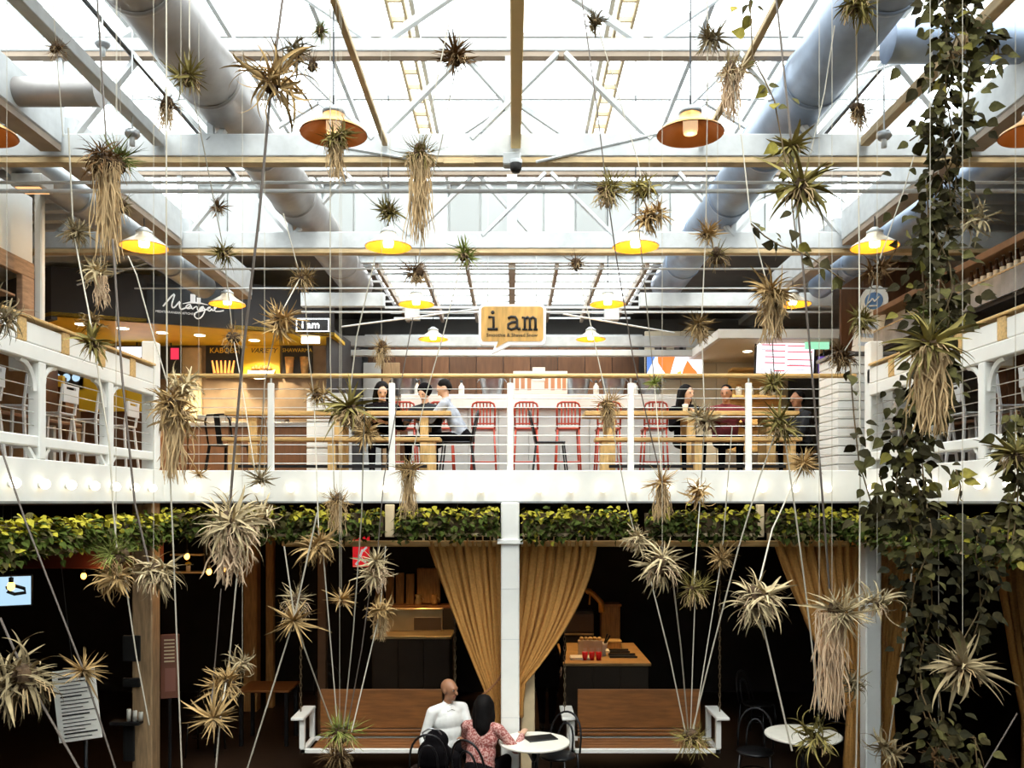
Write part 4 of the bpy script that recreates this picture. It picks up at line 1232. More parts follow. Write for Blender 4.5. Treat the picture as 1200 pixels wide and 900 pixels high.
for z in (.5, .95, 1.4, 1.86):
    MB().bbox(-.45, .45, -.15, .1, z, z + .04, .004).build('shelf_board', OAK, t)
for k in range(4):
    b = thing('jar', '%s pale jar from the left on the orange shelf' % ORD[k], 'jar', (3.8 + .2 * k, 14.3, MZ + 1.44))
    MB().lathe((0, 0, 0), [(.001, 0), (.05, 0), (.055, .12), (.04, .16)], 14).build('glass', WHITE, b, True)
    MB().lathe((0, 0, 0), [(.045, .16), (.045, .19), (.001, .19)], 14).build('lid', COPPER, b, True)
# white boarded pillar
pl = thing('boarded_pillar', 'white pillar clad in horizontal boards at the right end of the front railing', 'pillar', (4.12, 10.2, MZ))
for k in range(13):
    MB().bbox(-.34, .30, -.30, .30, .005 + .105 * k, .105 + .105 * k - .004, .006).build('board', WHITE, pl)
MB().bbox(-.37, .33, -.33, .33, 1.37, 1.41, .006).build('cap_board', STEELD, pl)
pl2 = thing('boarded_pillar', 'white boarded half wall beyond the right corner post', 'pillar', (4.9, 11.2, MZ))
for k in range(12):
    MB().bbox(-.34, .30, -.30, .30, .005 + .105 * k, .105 + .105 * k - .004, .006).build('board', WHITE, pl2)
# brown side wall with the surfboard shaped sign
bw = thing('brown_wall_panel', 'dark brown slanting wall panel behind the tall white sign at the right', 'wall panel', (4.45, 11.6, MZ))
for k in range(4):
    MB().bbox(.02 + .30 * k, .31 + .30 * k, 0, .06, .95, 2.95, .006).build('board', BROWNW, bw)
ov = thing('tall_sign', 'tall tilted white sign board with a blue oval emblem', 'sign', P(1019, 384, 11.0))
ov.rotation_euler = (0, radians(9), radians(-28))
out = []
for k in range(13):
    a = pi * k / 12; out.append((.17 * cos(a), .34 + .20 * sin(a)))
prism(out + [(-.17, -.35), (-.02, -.55), (.17, -.42)], -.02, .02).build('board', WHITE, ov)
MB().lathe((0, -.022, .34), [(.001, .004), (.11, .004), (.11, 0)], 20, axis=(0, -1, 0)).build('emblem_oval', BLUEP, ov)
for (x0, z0, x1, z1) in ((-.06, .30, -.02, .37), (-.02, .37, .01, .33), (.01, .33, .06, .40), (-.05, .27, .05, .28)):
    MB().tube([(x0, -.03, z0), (x1, -.03, z1)], .009, 6).build('emblem_stroke', WHITE, ov)
for k in range(3):
    MB().box(-.10, .10 - .03 * k, -.024, -.0205, -.02 - .11 * k, .03 - .11 * k).build('faded_print', mat('faded_blue', (.5, .62, .78), .6), ov)
# bottle shelf, right
bs = thing('bottle_canopy', 'long corrugated metal canopy over the right bar with a bottle ledge', 'canopy', (4.66, 0, 0))
zb2, zt2 = zz(1.95), zz(2.17)
MB().box(.02, 1.6, 5.0, 11.4, zb2 - .04, zb2).build('soffit', DARKW, bs)
cm_ = MB()
yy = 5.0; fs = []
vs = []; n = 0
while yy < 11.4:
    off = -.022 if n % 2 else .0
    vs += [(off, yy, zb2), (off, yy, zt2)]
    yy += .034; n += 1
cm_.add(vs, [(2 * i, 2 * i + 2, 2 * i + 3, 2 * i + 1) for i in range(n - 1)])
cm_.build('corrugated_front', CORR, bs)
vs2 = [(x + .22, y, z) if z < zt2 - .01 else (x + .22, y, z) for x, y, z in vs]
cm2 = MB().add([(x + .22, y, z + (zt2 - zb2)) for x, y, z in vs], [(2 * i, 2 * i + 2, 2 * i + 3, 2 * i + 1) for i in range(n - 1)])
cm2.build('corrugated_back', CORR, bs)
MB().box(-.02, .24, 5.0, 11.4, zt2, zt2 + .015).build('ledge', BEAMT, bs)
MB().bbox(-.02, .26, 5.0, 11.4, zz(2.39), zz(2.46), .006).build('timber_rail', mat('rail_brown', (.22, .12, .06), .6, var=.2), bs)
BOT = mat('bottle_glass', (.05, .022, .01), .15)
bproto = None
for k in range(9):
    lab = '%s dark beer bottle from the right on the corrugated ledge' % ORD[k]
    y = 7.92 + .115 * k
    if bproto is None:
        bproto = thing('beer_bottle', lab, 'bottle', (4.76, y, zt2 + .015))
        MB().lathe((0, 0, 0), [(.001, 0), (.031, 0), (.031, .11), (.013, .16), (.012, .20), (.001, .20)], 14).build('glass', BOT, bproto, True)
        MB().lathe((0, 0, 0), [(.0318, .03), (.0318, .09)], 14).build('paper_label', PAPER, bproto, True)
        MB().lathe((0, 0, 0), [(.014, .195), (.014, .208), (.001, .208)], 10).build('crown_cap', STEEL, bproto, True)
    else:
        b = copy_tree(bproto); b.location = (4.76, y, zt2 + .015); b['label'] = lab
# right side framed pictures and wood wall under the bottle canopy
t = thing('framed_poster', 'framed poster with yellow drawing on the brown boards, right edge', 'poster', P(1178, 418, 9.4))
MB().bbox(-.10, .10, 0, .03, -.12, .12, .006).build('frame', CREAM, t)
MB().box(-.08, .08, -.004, 0, -.10, .10).build('print', PAPER, t)
MB().ell((0, -.006, .02), (.03, .002, .04), nu=10, nv=6).build('drawing', YELLOW, t)
bw = thing('brown_wall_panel', 'brown boarded bar front behind the framed poster, far right', 'wall panel', (5.3, 9.5, MZ))
for k in range(8):
    MB().bbox(.0 + .22 * k, .21 + .22 * k, 0, .05, .7, 1.65, .005).build('board', BROWNW, bw)
# left edge timber framed opening
t = thing('framed_opening', 'worn timber framed dark opening at the far left edge, white wall above', 'window', (-4.62, 0, 0))
MB().box(.0, .04, 5.5, 8.15, 5.52, 6.15).build('white_wall', WHITE, t)
MB().box(-.3, -.25, 5.5, 8.1, 4.6, 5.5).build('dark_back', DARKW, t)
MB().bbox(.0, .06, 5.5, 8.15, 5.37, 5.52, .006).build('head_board', BRICKW, t)
MB().bbox(.0, .06, 7.95, 8.15, 4.6, 5.37, .006).build('side_board', BRICKW, t)
for k in range(3):
    MB().bbox(-.25, .0, 5.6, 7.94, 4.72 + .22 * k, 4.74 + .22 * k, .003).build('shelf', BRICKW, t)
tag(MB().bbox(-.10, .10, 0, .03, -.12, .12, .006).build('notice', GREYP, loc=P(20, 422, 9.6)), 'grey notice on the far left wall above the white chair', 'notice')
# ================================================================ GROUND FLOOR
# ---- curtains
def curtain(name, label, x0, x1, Y, ztop, xt, zt_, xb0, xb1, zb_, folds=9, wt=.10, pa=1.15, pb=1.15):
    """hangs from x0..x1 at ztop, gathered to width wt at xt, zt_, then falls to xb0..xb1 at zb_"""
    t = thing(name, label, 'curtain', ((x0 + x1) / 2, Y, 0))
    cx = (x0 + x1) / 2
    nu, nv = 90, 40
    vs = []
    for j in range(nv + 1):
        v = j / nv
        if v < .75:
            k = v / .75
            z = ztop + (zt_ - ztop) * k
            a = x0 + (xt - wt / 2 - x0) * (k ** pa)
            b = x1 + (xt + wt / 2 - x1) * (k ** pb)
            amp = .035 + .02 * k
        else:
            k = (v - .75) / .25
            z = zt_ + (zb_ - zt_) * k
            a = xt - wt / 2 + (xb0 - xt + wt / 2) * min(1, k * 1.6)
            b = xt + wt / 2 + (xb1 - xt - wt / 2) * min(1, k * 1.6)
            amp = .045
        for i in range(nu + 1):
            u = i / nu
            x = a + (b - a) * u
            ph = u * folds * 2 * pi + .5 * sin(u * 9)
            y = amp * sin(ph) + .018 * sin(ph * 2.3 + 4 * v)
            zz_ = z - (.10 * sin(pi * u) * sin(pi * min(1, v / .75)) if v < .75 else 0)
            vs.append((x - cx + .012 * cos(ph), y, zz_))
    fs = [(j * (nu + 1) + i, j * (nu + 1) + i + 1, (j + 1) * (nu + 1) + i + 1, (j + 1) * (nu + 1) + i) for j in range(nv) for i in range(nu)]
    o = MB().add(vs, fs).build('cloth', CURT, t, True)
    md = o.modifiers.new('thick', 'SOLIDIFY'); md.thickness = .006
    # pinch pleats along the top
    for k in range(10):
        x = x0 + (x1 - x0) * (k + .5) / 10 - cx
        MB().lathe((x, 0, ztop + .035), [(.036, -.006), (.042, -.006), (.042, .006), (.036, .006), (.036, -.006)], 14, axis=(1, 0, 0)).build('rod_ring', OAKZ, t, True)
    return t
CY = 9.66
def zp(py, Y=CY): return EYE - (py - 588) * Y / FPX
def xp(px, Y=CY): return (px - 600) * Y / FPX
ca_ = curtain('curtain', 'ochre linen curtain tied back to the left of the central column', xp(499), xp(588), CY, zp(634), xp(578), zp(808), xp(574), xp(590), zp(862), wt=.20, pa=1.1)
cb_ = curtain('curtain', 'ochre linen curtain swept behind the right of the central column', xp(609), xp(698), CY, zp(634), xp(606), zp(800), xp(598), xp(612), zp(840), wt=.17, pb=1.7)
curtain('curtain', 'ochre curtain left of the right hand column, behind the white air plants', xp(905), xp(1008), CY, zp(634), xp(1000), zp(830), xp(990), xp(1012), zp(930))
curtain('curtain', 'ochre curtain right of the right hand column, behind the trailing vine', xp(1020), xp(1078), CY, zp(634), xp(1034), zp(820), xp(1022), xp(1048), zp(930), wt=.2)
curtain('curtain', 'pale ochre curtain hanging at the far right edge', xp(1162), xp(1262), CY, zp(634), xp(1215), zp(840), xp(1200), xp(1235), zp(930), wt=.3)
tb = thing('tieback_rope', 'twisted rope tying the left curtain to a black hook on the central column', 'rope', (xp(598), CY - .32, zp(768)))
a = Vector((0, 0, 0)); b = Vector((xp(566) - xp(598), .22, zp(812) - zp(768)))
for ph in (0, pi):
    pts = []
    for k in range(40):
        s_ = k / 39; p = a.lerp(b, s_); p.z -= .05 * sin(pi * s_)
        pts.append(p + Vector((.007 * cos(s_ * 50 + ph), .01 * sin(s_ * 50 + ph), .009 * sin(s_ * 50 + ph))))
    MB().tube(pts, .008, 6).build('rope_strand', mat('rope_brown', (.30, .13, .05), .8), tb, True)
MB().bbox(-.02, .02, -.02, .02, -.03, .09, .008).build('hook_plate', BLACK, tb)
MB().ell((0, -.02, .06), (.028, .028, .028), nu=10, nv=8).build('hook_knob', BLACK, tb, True)
MB().ell((-.07, .0, -.06), (.035, .025, .04), nu=10, nv=8).build('rope_knot', BLACK, tb, True)
rod = thing('curtain_rod', 'golden timber curtain rod running under the front planters', 'rod', (0, CY, zp(637)))
for (x0, x1) in ((-2.6, -.14), (.10, 3.83), (4.08, 6.2)):
    MB().bbox(x0, x1, -.03, .03, -.035, .035, .012).build('rod_length', OAK, rod)
for x in (-2.55, -1.0, -.2, .95, 2.9):
    MB().bbox(x - .012, x + .012, -.015, .015, .03, .36, .003).build('rod_bracket', CREAM, rod)
tag(MB().bbox(.10, .26, CY + .10, CY + .3, 0, 1.28, .01).build('plinth_box', CREAM), 'cream boxed plinth just behind the central column, under the right curtain', 'box')

# ---- planter troughs with trailing greenery
LEAFM = {}
def leaf_mesh(kind, m, k):
    """one folded, curved leaf along +X, unit length"""
    key = (kind, m.name, k)
    if key in LEAFM: return LEAFM[key]
    r = random.Random(hash((kind, k)) % 9999 if False else k * 31 + len(kind))
    mb = MB()
    if kind == 'ivy':
        bend = r.uniform(-.35, .1); fold = .18
        prof = [(0, .02), (.12, .26), (.30, .38), (.52, .33), (.76, .17), (1.0, .01)]
        vs = []; fs = []
        for i, (x, h) in enumerate(prof):
            zc = bend * x * x
            vs += [(x, -h, zc + fold * h), (x, 0, zc), (x, h, zc + fold * h)]
        for i in range(len(prof) - 1):
            a = i * 3
            fs += [(a, a + 3, a + 4, a + 1), (a + 1, a + 4, a + 5, a + 2)]
        mb.add(vs, fs)
    else:
        n = 9
        if kind == 'spiky': turn = r.uniform(-.5, .9); wd = .045
        elif kind == 'curly': turn = r.uniform(1.0, 2.9) * r.choice((1, 1, -1)); wd = .045
        elif kind == 'mop': turn = r.uniform(.3, 2.2); wd = .050
        elif kind == 'grass': turn = r.uniform(-.7, 1.0); wd = .022
        else: turn = r.uniform(.2, 1.1); wd = .075      # broad leaved
        side = r.uniform(-.35, .35)
        x = z = y = 0.0; a = r.uniform(-.15, .1)
        vs = []; fs = []
        for i in range(n + 1):
            t = i / n
            h = wd * (1 - t) ** .75 * (1.0 if t > .1 else .8) + .002
            nx, nz = sin(a), cos(a)
            vs += [(x + nx * h * .55, y - h, z + nz * h * .55), (x, y, z), (x + nx * h * .55, y + h, z + nz * h * .55)]
            x += cos(a) / n; z -= sin(a) / n; y += side * t / n
            a += turn / n * (.5 + t * 1.2)
        for i in range(n):
            q = i * 3
            fs += [(q, q + 3, q + 4, q + 1), (q + 1, q + 4, q + 5, q + 2)]
        mb.add(vs, fs)
    me = mb.mesh('leaf', m, True)
    LEAFM[key] = (me, mb)
    return LEAFM[key]

def leafmat(name, c, rnd=.35):
    m = mat(name, c, .8, var=.28, scale=3.0, rnd=rnd, spec=.12)
    b = m.node_tree.nodes['Principled BSDF']
    b.inputs['Subsurface Weight'].default_value = 0.0
    return m
IVY1 = leafmat('leaf_dark_green', (0.055, 0.075, 0.012))
IVY2 = leafmat('leaf_yellow_green', (0.34, 0.30, 0.03))
IVY3 = leafmat('leaf_brown_green', (0.085, 0.075, 0.025))
VINE1 = leafmat('vine_olive', (0.095, 0.085, 0.028))
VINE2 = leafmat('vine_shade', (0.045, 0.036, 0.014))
VINE4 = leafmat('vine_lower_shade', (0.020, 0.018, 0.007))  # darker leaf copy: shade of the lower right vines put into the colour
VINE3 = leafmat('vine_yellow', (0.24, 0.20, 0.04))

def orient(dirv, upv=(0, 0, 1), roll=0.0):
    d = Vector(dirv).normalized(); u = Vector(upv)
    if abs(d.dot(u)) > .97: u = Vector((0, 1, 0)) if abs(d.y) < .9 else Vector((1, 0, 0))
    y = u.cross(d).normalized(); z = d.cross(y)
    R = Matrix((d, y, z)).transposed()
    if roll: R = R @ Matrix.Rotation(roll, 3, 'X')
    return R

def add_leaf(mb, kind, k, p, R, s, mi=0, wid=1.0):
    _, src = leaf_mesh(kind, IVY1, k)
    o = len(mb.v)
    p = Vector(p)
    for v in src.v:
        q = R @ Vector((v[0] * s, v[1] * s * wid, v[2] * s)) + p
        mb.v.append((q.x, q.y, q.z))
    mb.f.extend([tuple(i + o for i in f) for f in src.f])
    mb.m.extend([mi] * len(src.f))

def planter(label, a, b, outward, seed, n=900):
    r = random.Random(seed)
    a = Vector(a); b = Vector(b); out = Vector(outward)
    t = thing('hanging_planter', label, 'planter', (a + b) / 2)
    L = (b - a).length; d = (b - a).normalized()
    la, lb = -d * L / 2, d * L / 2
    MB().beam(la + out * .10 + Vector((0, 0, .13)), lb + out * .10 + Vector((0, 0, .13)), .16, .22).build('trough', SOIL, t)
    MB().beam(la + out * .19 + Vector((0, 0, .005)), lb + out * .19 + Vector((0, 0, .005)), .03, .035).build('edge_strip', CREAM, t)
    mb = MB()
    for q in range(int(n * L / 2.4)):
        u = r.random()
        hfrac = r.random()
        # the foliage swells and thins along the trough
        dens = .55 + .45 * sin(u * L * 5 + seed) * sin(u * L * 2.1 + seed * 2)
        z = .29 - hfrac * (.24 + .14 * dens) + r.gauss(0, .02)
        off = .14 + .10 * sin(hfrac * 2.6) + r.gauss(0, .025)
        p = la.lerp(lb, u) + out * off + Vector((0, 0, z))
        dr = (out * r.uniform(.2, 1) + d * r.uniform(-.9, .9) + Vector((0, 0, r.uniform(-1.1, .45))))
        mi = 1 if (hfrac < .30 and r.random() < .72) or r.random() < .05 else (2 if r.random() < .25 else 0)
        add_leaf(mb, 'ivy', r.randrange(6), p, orient(dr, roll=r.uniform(-.7, .7)), r.uniform(.05, .085), mi)
    o = mb.build('foliage', [IVY1, IVY2, IVY3], t, False); o['kind'] = 'stuff'
    return t
zt0 = 2.885
for i, (x0, x1, lab) in enumerate(((-3.82, -1.42, 'long trough of trailing green leaves under the fascia, from the left corner'), (-1.27, -.15, 'short green planter trough just left of the central column'),
                                   (.11, 1.36, 'short green planter trough just right of the central column'), (1.47, 2.68, 'green planter trough above the large curly air plant on the right'),
                                   (2.80, 3.84, 'yellow green planter trough above the right column'))):
    planter(lab, (x0, 9.49, zt0), (x1, 9.49, zt0), (0, -1, 0), 11 + i, 1100)
planter('planter trough with bright green leaves along the left side, under the railing', (-3.88, 4.2, zt0 - .05), (-3.88, 9.25, zt0 - .05), (1, 0, 0), 30, 900)
planter('planter trough with bright green leaves along the right side, behind the vine', (3.88, 4.2, zt0 - .05), (3.88, 9.25, zt0 - .05), (-1, 0, 0), 31, 900)
tag(MB().bbox(-1.40, -1.30, 9.40, 9.46, 2.86, 3.22, .006).build('planter_hanger', CREAM), 'white hanger plate between the two left planters', 'bracket')
tag(MB().bbox(2.70, 2.78, 9.40, 9.46, 2.86, 3.22, .006).build('planter_hanger', CREAM), 'white hanger plate between the two right planters', 'bracket')

# ---- swing benches
def swing(x0, x1, Y, label, clab):
    cx = (x0 + x1) / 2; h = (x1 - x0) / 2
    t = thing('swing_bench', label, 'bench', (cx, Y, .42))
    for (z0, z1, nm) in ((.14, .60, 'back_board'), (.095, .13, 'back_slat'), (.045, .085, 'back_slat')):
        MB().bbox(-h, h, .14, .17, z0, z1, .006).build(nm, BENCHW, t)
    for k in range(4):
        MB().bbox(-h, h, -.30 + .11 * k, -.20 + .11 * k, .0, .025, .004).build('seat_slat', BENCHW, t)
    MB().bbox(-h - .12, h + .12, -.34, -.30, -.02, .03, .005).build('front_rail', BENCHB, t)
    MB().bbox(-h - .12, h + .12, .17, .20, -.02, .03, .005).build('rear_rail', BENCHB, t)
    for s in (-1, 1):
        MB().bbox(s * (h + .09) - .03, s * (h + .09) + .03, -.34, .20, -.02, .03, .005).build('side_rail', BENCHB, t)
        MB().bbox(s * (h + .10) - .03, s * (h + .10) + .03, -.34, -.28, .03, .36, .005).build('arm_post', BENCHB, t)
        MB().bbox(s * (h + .10) - .03, s * (h + .10) + .03, .14, .20, .03, .36, .005).build('arm_post', BENCHB, t)
        MB().bbox(s * (h + .14) - .075, s * (h + .14) + .075, -.38, .20, .36, .395, .006).build('armrest', BENCHB, t)
    for s, side in ((-1, 'left'), (1, 'right')):
        c = thing('hanging_chain', clab % side, 'chain', (cx + s * (h + .17), Y - .1, .82))
        mb = MB()
        n = 44; st = (3.20 - .82) / n
        for k in range(n):
            z = st * (k + .5)
            pts = []
            for q in range(9):
                a = 2 * pi * q / 8
                e = (.012 * cos(a), 0) if k % 2 else (0, .012 * cos(a))
                pts.append((e[0], e[1], z + st * .62 * sin(a)))
            mb.tube(pts, .005, 5, cap=False)
        o = mb.build('link_row', mat('chain_metal', (.16, .11, .06), .5, .5), c, True); o['kind'] = 'stuff'
        MB().bbox(-.03, .03, -.03, .03, 2.36, 2.40, .004).build('ceiling_plate', BLACKM, c)
    return t
swing(-2.28, -.83, 10.0, 'brown slatted swing bench with white frame behind the seated man', 'chain holding the left swing bench at its %s arm')
swing(.78, 2.24, 10.0, 'brown slatted swing bench with white frame right of the cafe table', 'chain holding the right swing bench at its %s arm')

# ---- cafe tables and bentwood chairs
def cafe_table(x, y, r, label):
    t = thing('cafe_table', label, 'table', (x, y, 0))
    MB().lathe((0, 0, 0), [(.001, .735), (r - .01, .735), (r, .742), (r, .755), (r - .008, .762), (.001, .762)], 40).build('tabletop', MARBLE, t, False)
    MB().tube([(0, 0, .06), (0, 0, .735)], .028, 10).build('pedestal', BLACKM, t, True)
    for k in range(4):
        a = pi / 4 + k * pi / 2
        MB().tube([(0, 0, .10), (.12 * cos(a), .12 * sin(a), .12), (.27 * cos(a), .27 * sin(a), .015)], .016, 8).build('foot', BLACKM, t, True)
        MB().tube([(.02 * cos(a), .02 * sin(a), .55), (.10 * cos(a), .10 * sin(a), .68), (.22 * cos(a), .22 * sin(a), .735)], .010, 8).build('arm', STEEL, t, True)
    return t
cafe_table(.23, 8.88, .37, 'round marble cafe table between the couple and the central column')
cafe_table(3.12, 9.15, .40, 'round pale cafe table at the lower right, partly behind air plants')
def bentwood(x, y, rz, label, cushion=None):
    t = thing('bentwood_chair', label, 'chair', (x, y, 0), rz)
    for sx in (-1, 1):
        MB().tube([(sx * .19, -.19, 0), (sx * .16, -.16, .45)], .013, 8).build('leg', BLACKM, t, True)
        MB().tube([(sx * .18, .22, 0), (sx * .165, .17, .45)], .013, 8).build('leg', BLACKM, t, True)
    MB().lathe((0, 0, 0), [(.001, .44), (.19, .44), (.205, .455), (.19, .47), (.001, .465)], 24).build('seat', BLACKM, t, True)
    for w_, h_, nm in ((.185, .88, 'back_hoop'), (.10, .76, 'inner_hoop')):
        pts = []
        for k in range(15):
            a = pi * k / 14
            z = .46 + (h_ - .46) * sin(a) ** .6
            pts.append((-w_ * cos(a) * (1.0 if nm == 'inner_hoop' else 1.05), .17 + .10 * (z - .46) / .42, z))
        MB().tube(pts, .012, 8).build(nm, BLACKM, t, True)
    MB().lathe((0, 0, .24), [(.165, -.008), (.18, 0), (.165, .008), (.155, 0), (.165, -.008)], 20).build('leg_ring', BLACKM, t, True)
    return t
bentwood(-.73, 9.42, radians(25), 'black bentwood chair under the man in the white shirt')
bentwood(-.34, 8.72, pi - .5, 'black bentwood chair under the woman in the pink blouse, hoop towards us')
bentwood(-.86, 8.95, pi, 'black bentwood chair holding the black bag, lower edge of the view')
bentwood(.50, 9.40, -.5, 'empty black bentwood chair behind the right rim of the cafe table')
bentwood(2.72, 9.55, -.3, 'dark bentwood chair left of the lower right cafe table')
# papers and menu on the table
tag(MB().bbox(-.16, .16, -.10, .10, 0, .012, .004).build('black_folder', BLACK, loc=(.30, 8.96, .764)), 'flat black folder lying on the round marble table', 'folder')
bpy.data.objects['black_folder'].rotation_euler = (0, 0, .35)
tag(MB().box(-.10, .10, -.07, .07, 0, .004).build('napkin', PAPER, loc=(.02, 8.98, .764)), 'white napkin near the woman on the marble table', 'napkin')

# ---- the couple and the standing figure
# mats: skin, top, trousers, lips, shoe, hair
seated('bald man in a white shirt sitting at the marble table, looking right', (-.72, 9.40, .53), (.55, -.8, 0), .02, [SKIN1, SHIRTW, CLOTHB, LIP, BLACK, HAIRS], (.95, -.62, -.05),
       (((-.05, .10, -.28), (.22, .40, -.21)), ((.09, -.04, -.30), (.12, .08, -.52))), bald=True, vox=.009, s=.98, chest=1.06)
seated('woman with long black hair in a pink patterned blouse, her back to us', (-.33, 8.78, .49), (.42, .9, 0), .07, [SKIN2, PINK, CLOTHB, LIP, BLACK, HAIR], (.1, 1, -.05),
       (((-.08, .12, -.26), (.10, .36, -.14)), ((.16, .10, -.22), (.12, .36, -.12))), hair='long', vox=.009, s=.95, chest=1.05)
bag = thing('shoulder_bag', 'black soft shoulder bag standing on the chair at the bottom edge', 'bag', (-.82, 8.92, .47))
B = Body([CLOTHB], .012)
B.e((0, 0, .15), (.17, .09, .16), None, 0); B.e((.03, .01, .28), (.13, .075, .12), None, 0); B.c((-.10, 0, .06), .07, (.10, 0, .06), .07, 0)
B.build('bag_body', bag)
MB().tube([(-.09, -.02, .30), (-.11, -.06, .38), (-.04, -.07, .43), (.05, -.05, .41), (.10, -.02, .33)], .009, 8).build('strap', STEELD, bag, True)
# standing figure behind the right curtain
st = thing('person', 'standing person all in black half hidden behind the right curtain', 'person', (.50, 12.2, 0))
B = Body([SKIN2, CLOTHB, CLOTHB, LIP, BLACK], .014)
f, r, u = Vector((0, -1, 0)), Vector((-1, 0, 0)), Vector((0, 0, 1))
for q in (-1, 1):
    B.c((q * .09, 0, .92), .10, (q * .08, -.01, .50), .065, 2); B.c((q * .08, -.01, .50), .065, (q * .07, .02, .10), .045, 2)
    B.e((q * .075, -.05, .045), (.045, .13, .045), None, 4)
    B.c((q * .19, 0, 1.42), .06, (q * .24, .02, 1.14), .046, 1); B.c((q * .24, .02, 1.14), .045, (q * .20, -.10, .93), .034, 1)
    add_hand(B, Vector((q * .195, -.12, .90)), (0, -.35, -1), (-q, 0, 0), 0, 1, .5, q)
B.e((0, 0, .98), (.17, .12, .14), None, 2); B.e((0, 0, 1.12), (.15, .11, .17), None, 1); B.e((0, 0, 1.32), (.18, .115, .18), None, 1)
B.c((-.18, 0, 1.43), .06, (.18, 0, 1.43), .06, 1); B.c((0, 0, 1.45), .05, (0, -.01, 1.56), .05, 0)
hc = add_head(B, (0, -.03, 1.64), (0, -1, 0), u, 0, 3)
B.build('body', st); eyes(st, *hc)
H = Body([HAIR], .012); H.e((0, .0, 1.685), (.082, .095, .08), None, 0); H.build('hair', st)
MB().bbox(-.17, .17, -.135, -.125, .62, 1.10, .004).build('apron', CLOTHB, st)

# ---- counters in the dark
def low_counter(name, label, x0, x1, y0, y1, top, mtop, n):
    t = thing(name, label, 'counter', ((x0 + x1) / 2, y0, 0))
    h = (x1 - x0) / 2
    MB().bbox(-h, h, 0, y1 - y0, top - .045, top, .006).build('worktop', mtop, t)
    for k in range(n):
        MB().bbox(-h + .03 + (2 * h - .06) * k / n, -h + .03 + (2 * h - .06) * (k + 1) / n - .006, .04, .07, .05, top - .05, .005).build('front_panel', COUNTB, t)
    MB().box(-h + .03, h - .03, .07, y1 - y0 - .02, 0, top - .05).build('carcass', COUNTB, t)
    return t
lc = low_counter('bar_counter', 'brown bar counter with brassy steel top left of the left curtain', -2.16, -.92, 13.0, 13.7, 1.20, INOX, 3)
bsp = thing('steel_backsplash', 'low brassy steel splash guard standing on the left bar counter', 'panel', (-1.6, 13.5, 1.20))
MB().bbox(-.52, .50, 0, .03, 0, .34, .006).build('sheet', INOX, bsp)
MB().bbox(-.53, .51, -.02, .05, .34, .365, .005).build('top_lip', INOX, bsp)
MB().bbox(.05, .48, -.01, 0, .02, .22, .004).build('dark_vent', mat('vent_dark', (.12, .07, .03), .5), bsp)
sb = thing('back_shelf', 'wooden back bar shelf with bins and taps above the left counter', 'shelf', (-1.7, 14.2, 0))
MB().bbox(-.6, .75, -.2, .2, 1.50, 1.54, .005).build('shelf_board', BENCHW, sb)
MB().bbox(-.6, .75, -.2, .2, 0, 1.5, .005).build('carcass', COUNTB, sb)
for k in range(4):
    MB().bbox(-.58 + .17 * k, -.45 + .17 * k, .05, .15, 1.54, 2.1 - .02 * k, .005).build('upright_board', POSTW, sb)
MB().bbox(.12, .50, .0, .15, 1.56, 2.14, .008).build('bin', POSTW, sb)
for k, x in enumerate((-1.55, -1.28, -.98, -.82, -.72)):
    b = thing('bar_utensil', '%s small brassy jug or tap from the left above the steel splash guard' % ORD[k], 'jug', (x, 14.1, 1.54))
    MB().lathe((0, 0, 0), [(.001, 0), (.05, 0), (.06, .05), (.04, .12), (.055, .17), (.05, .18)], 16).build('vessel', [INOX, POSTW, STEEL, MARBLE, MARBLE][k], b, True)
    MB().tube([(.05, 0, .13), (.09, 0, .10), (.055, 0, .05)], .007, 6).build('handle', INOX, b, True)
rc = low_counter('bar_counter', 'brown counter with a lit oak top carrying red cups, right of the curtain', .72, 1.96, 12.0, 13.75, .98, mat('lit_oak', (.50, .30, .12), .5, var=.15, scale=5), 3)
cproto = None
for k, px in enumerate((685.5, 693.5, 701.5)):
    x = (px - 600) * 12.25 / FPX
    lab = '%s red tumbler of the three on the lit oak counter' % ('left', 'middle', 'right')[k]
    if cproto is None:
        cproto = thing('red_tumbler', lab, 'cup', (x, 12.25, .98))
        MB().lathe((0, 0, 0), [(.001, 0), (.033, 0), (.042, .115), (.038, .115), (.03, .01), (.001, .01)], 18).build('cup_wall', REDC, cproto, True)
        for q in range(3):
            MB().tube([(.01 * q - .01, 0, .02), (.02 * q - .02, .01, .17)], .005, 6).build('straw', PAPER, cproto)
    else:
        c = copy_tree(cproto); c.location = (x, 12.25, .98); c['label'] = lab
b = thing('display_box', 'glowing cream display box behind the three red tumblers', 'box', (xp(692, 12.5), 12.5, .98))
MB().bbox(-.18, .18, 0, .10, 0, .24, .01).build('box_body', CREAM, b)
for k in range(5):
    MB().ell((-.13 + .065 * k, .03, .26), (.035, .03, .03), nu=8, nv=6).build('snack', OAK, b, True)
b = thing('utensil_pot', 'cream pot with dark utensils on the lit oak counter', 'pot', (xp(707, 12.6), 12.6, .98))
MB().lathe((0, 0, 0), [(.001, 0), (.04, 0), (.035, .08), (.06, .14), (.07, .19), (.06, .19), (.001, .12)], 18).build('pot_body', MARBLE, b, True)
for (x, z) in ((.10, .30), (.06, .32), (-.06, .24)):
    MB().tube([(0, 0, .12), (x, 0, z)], .014, 6).build('utensil', BLACKM, b)
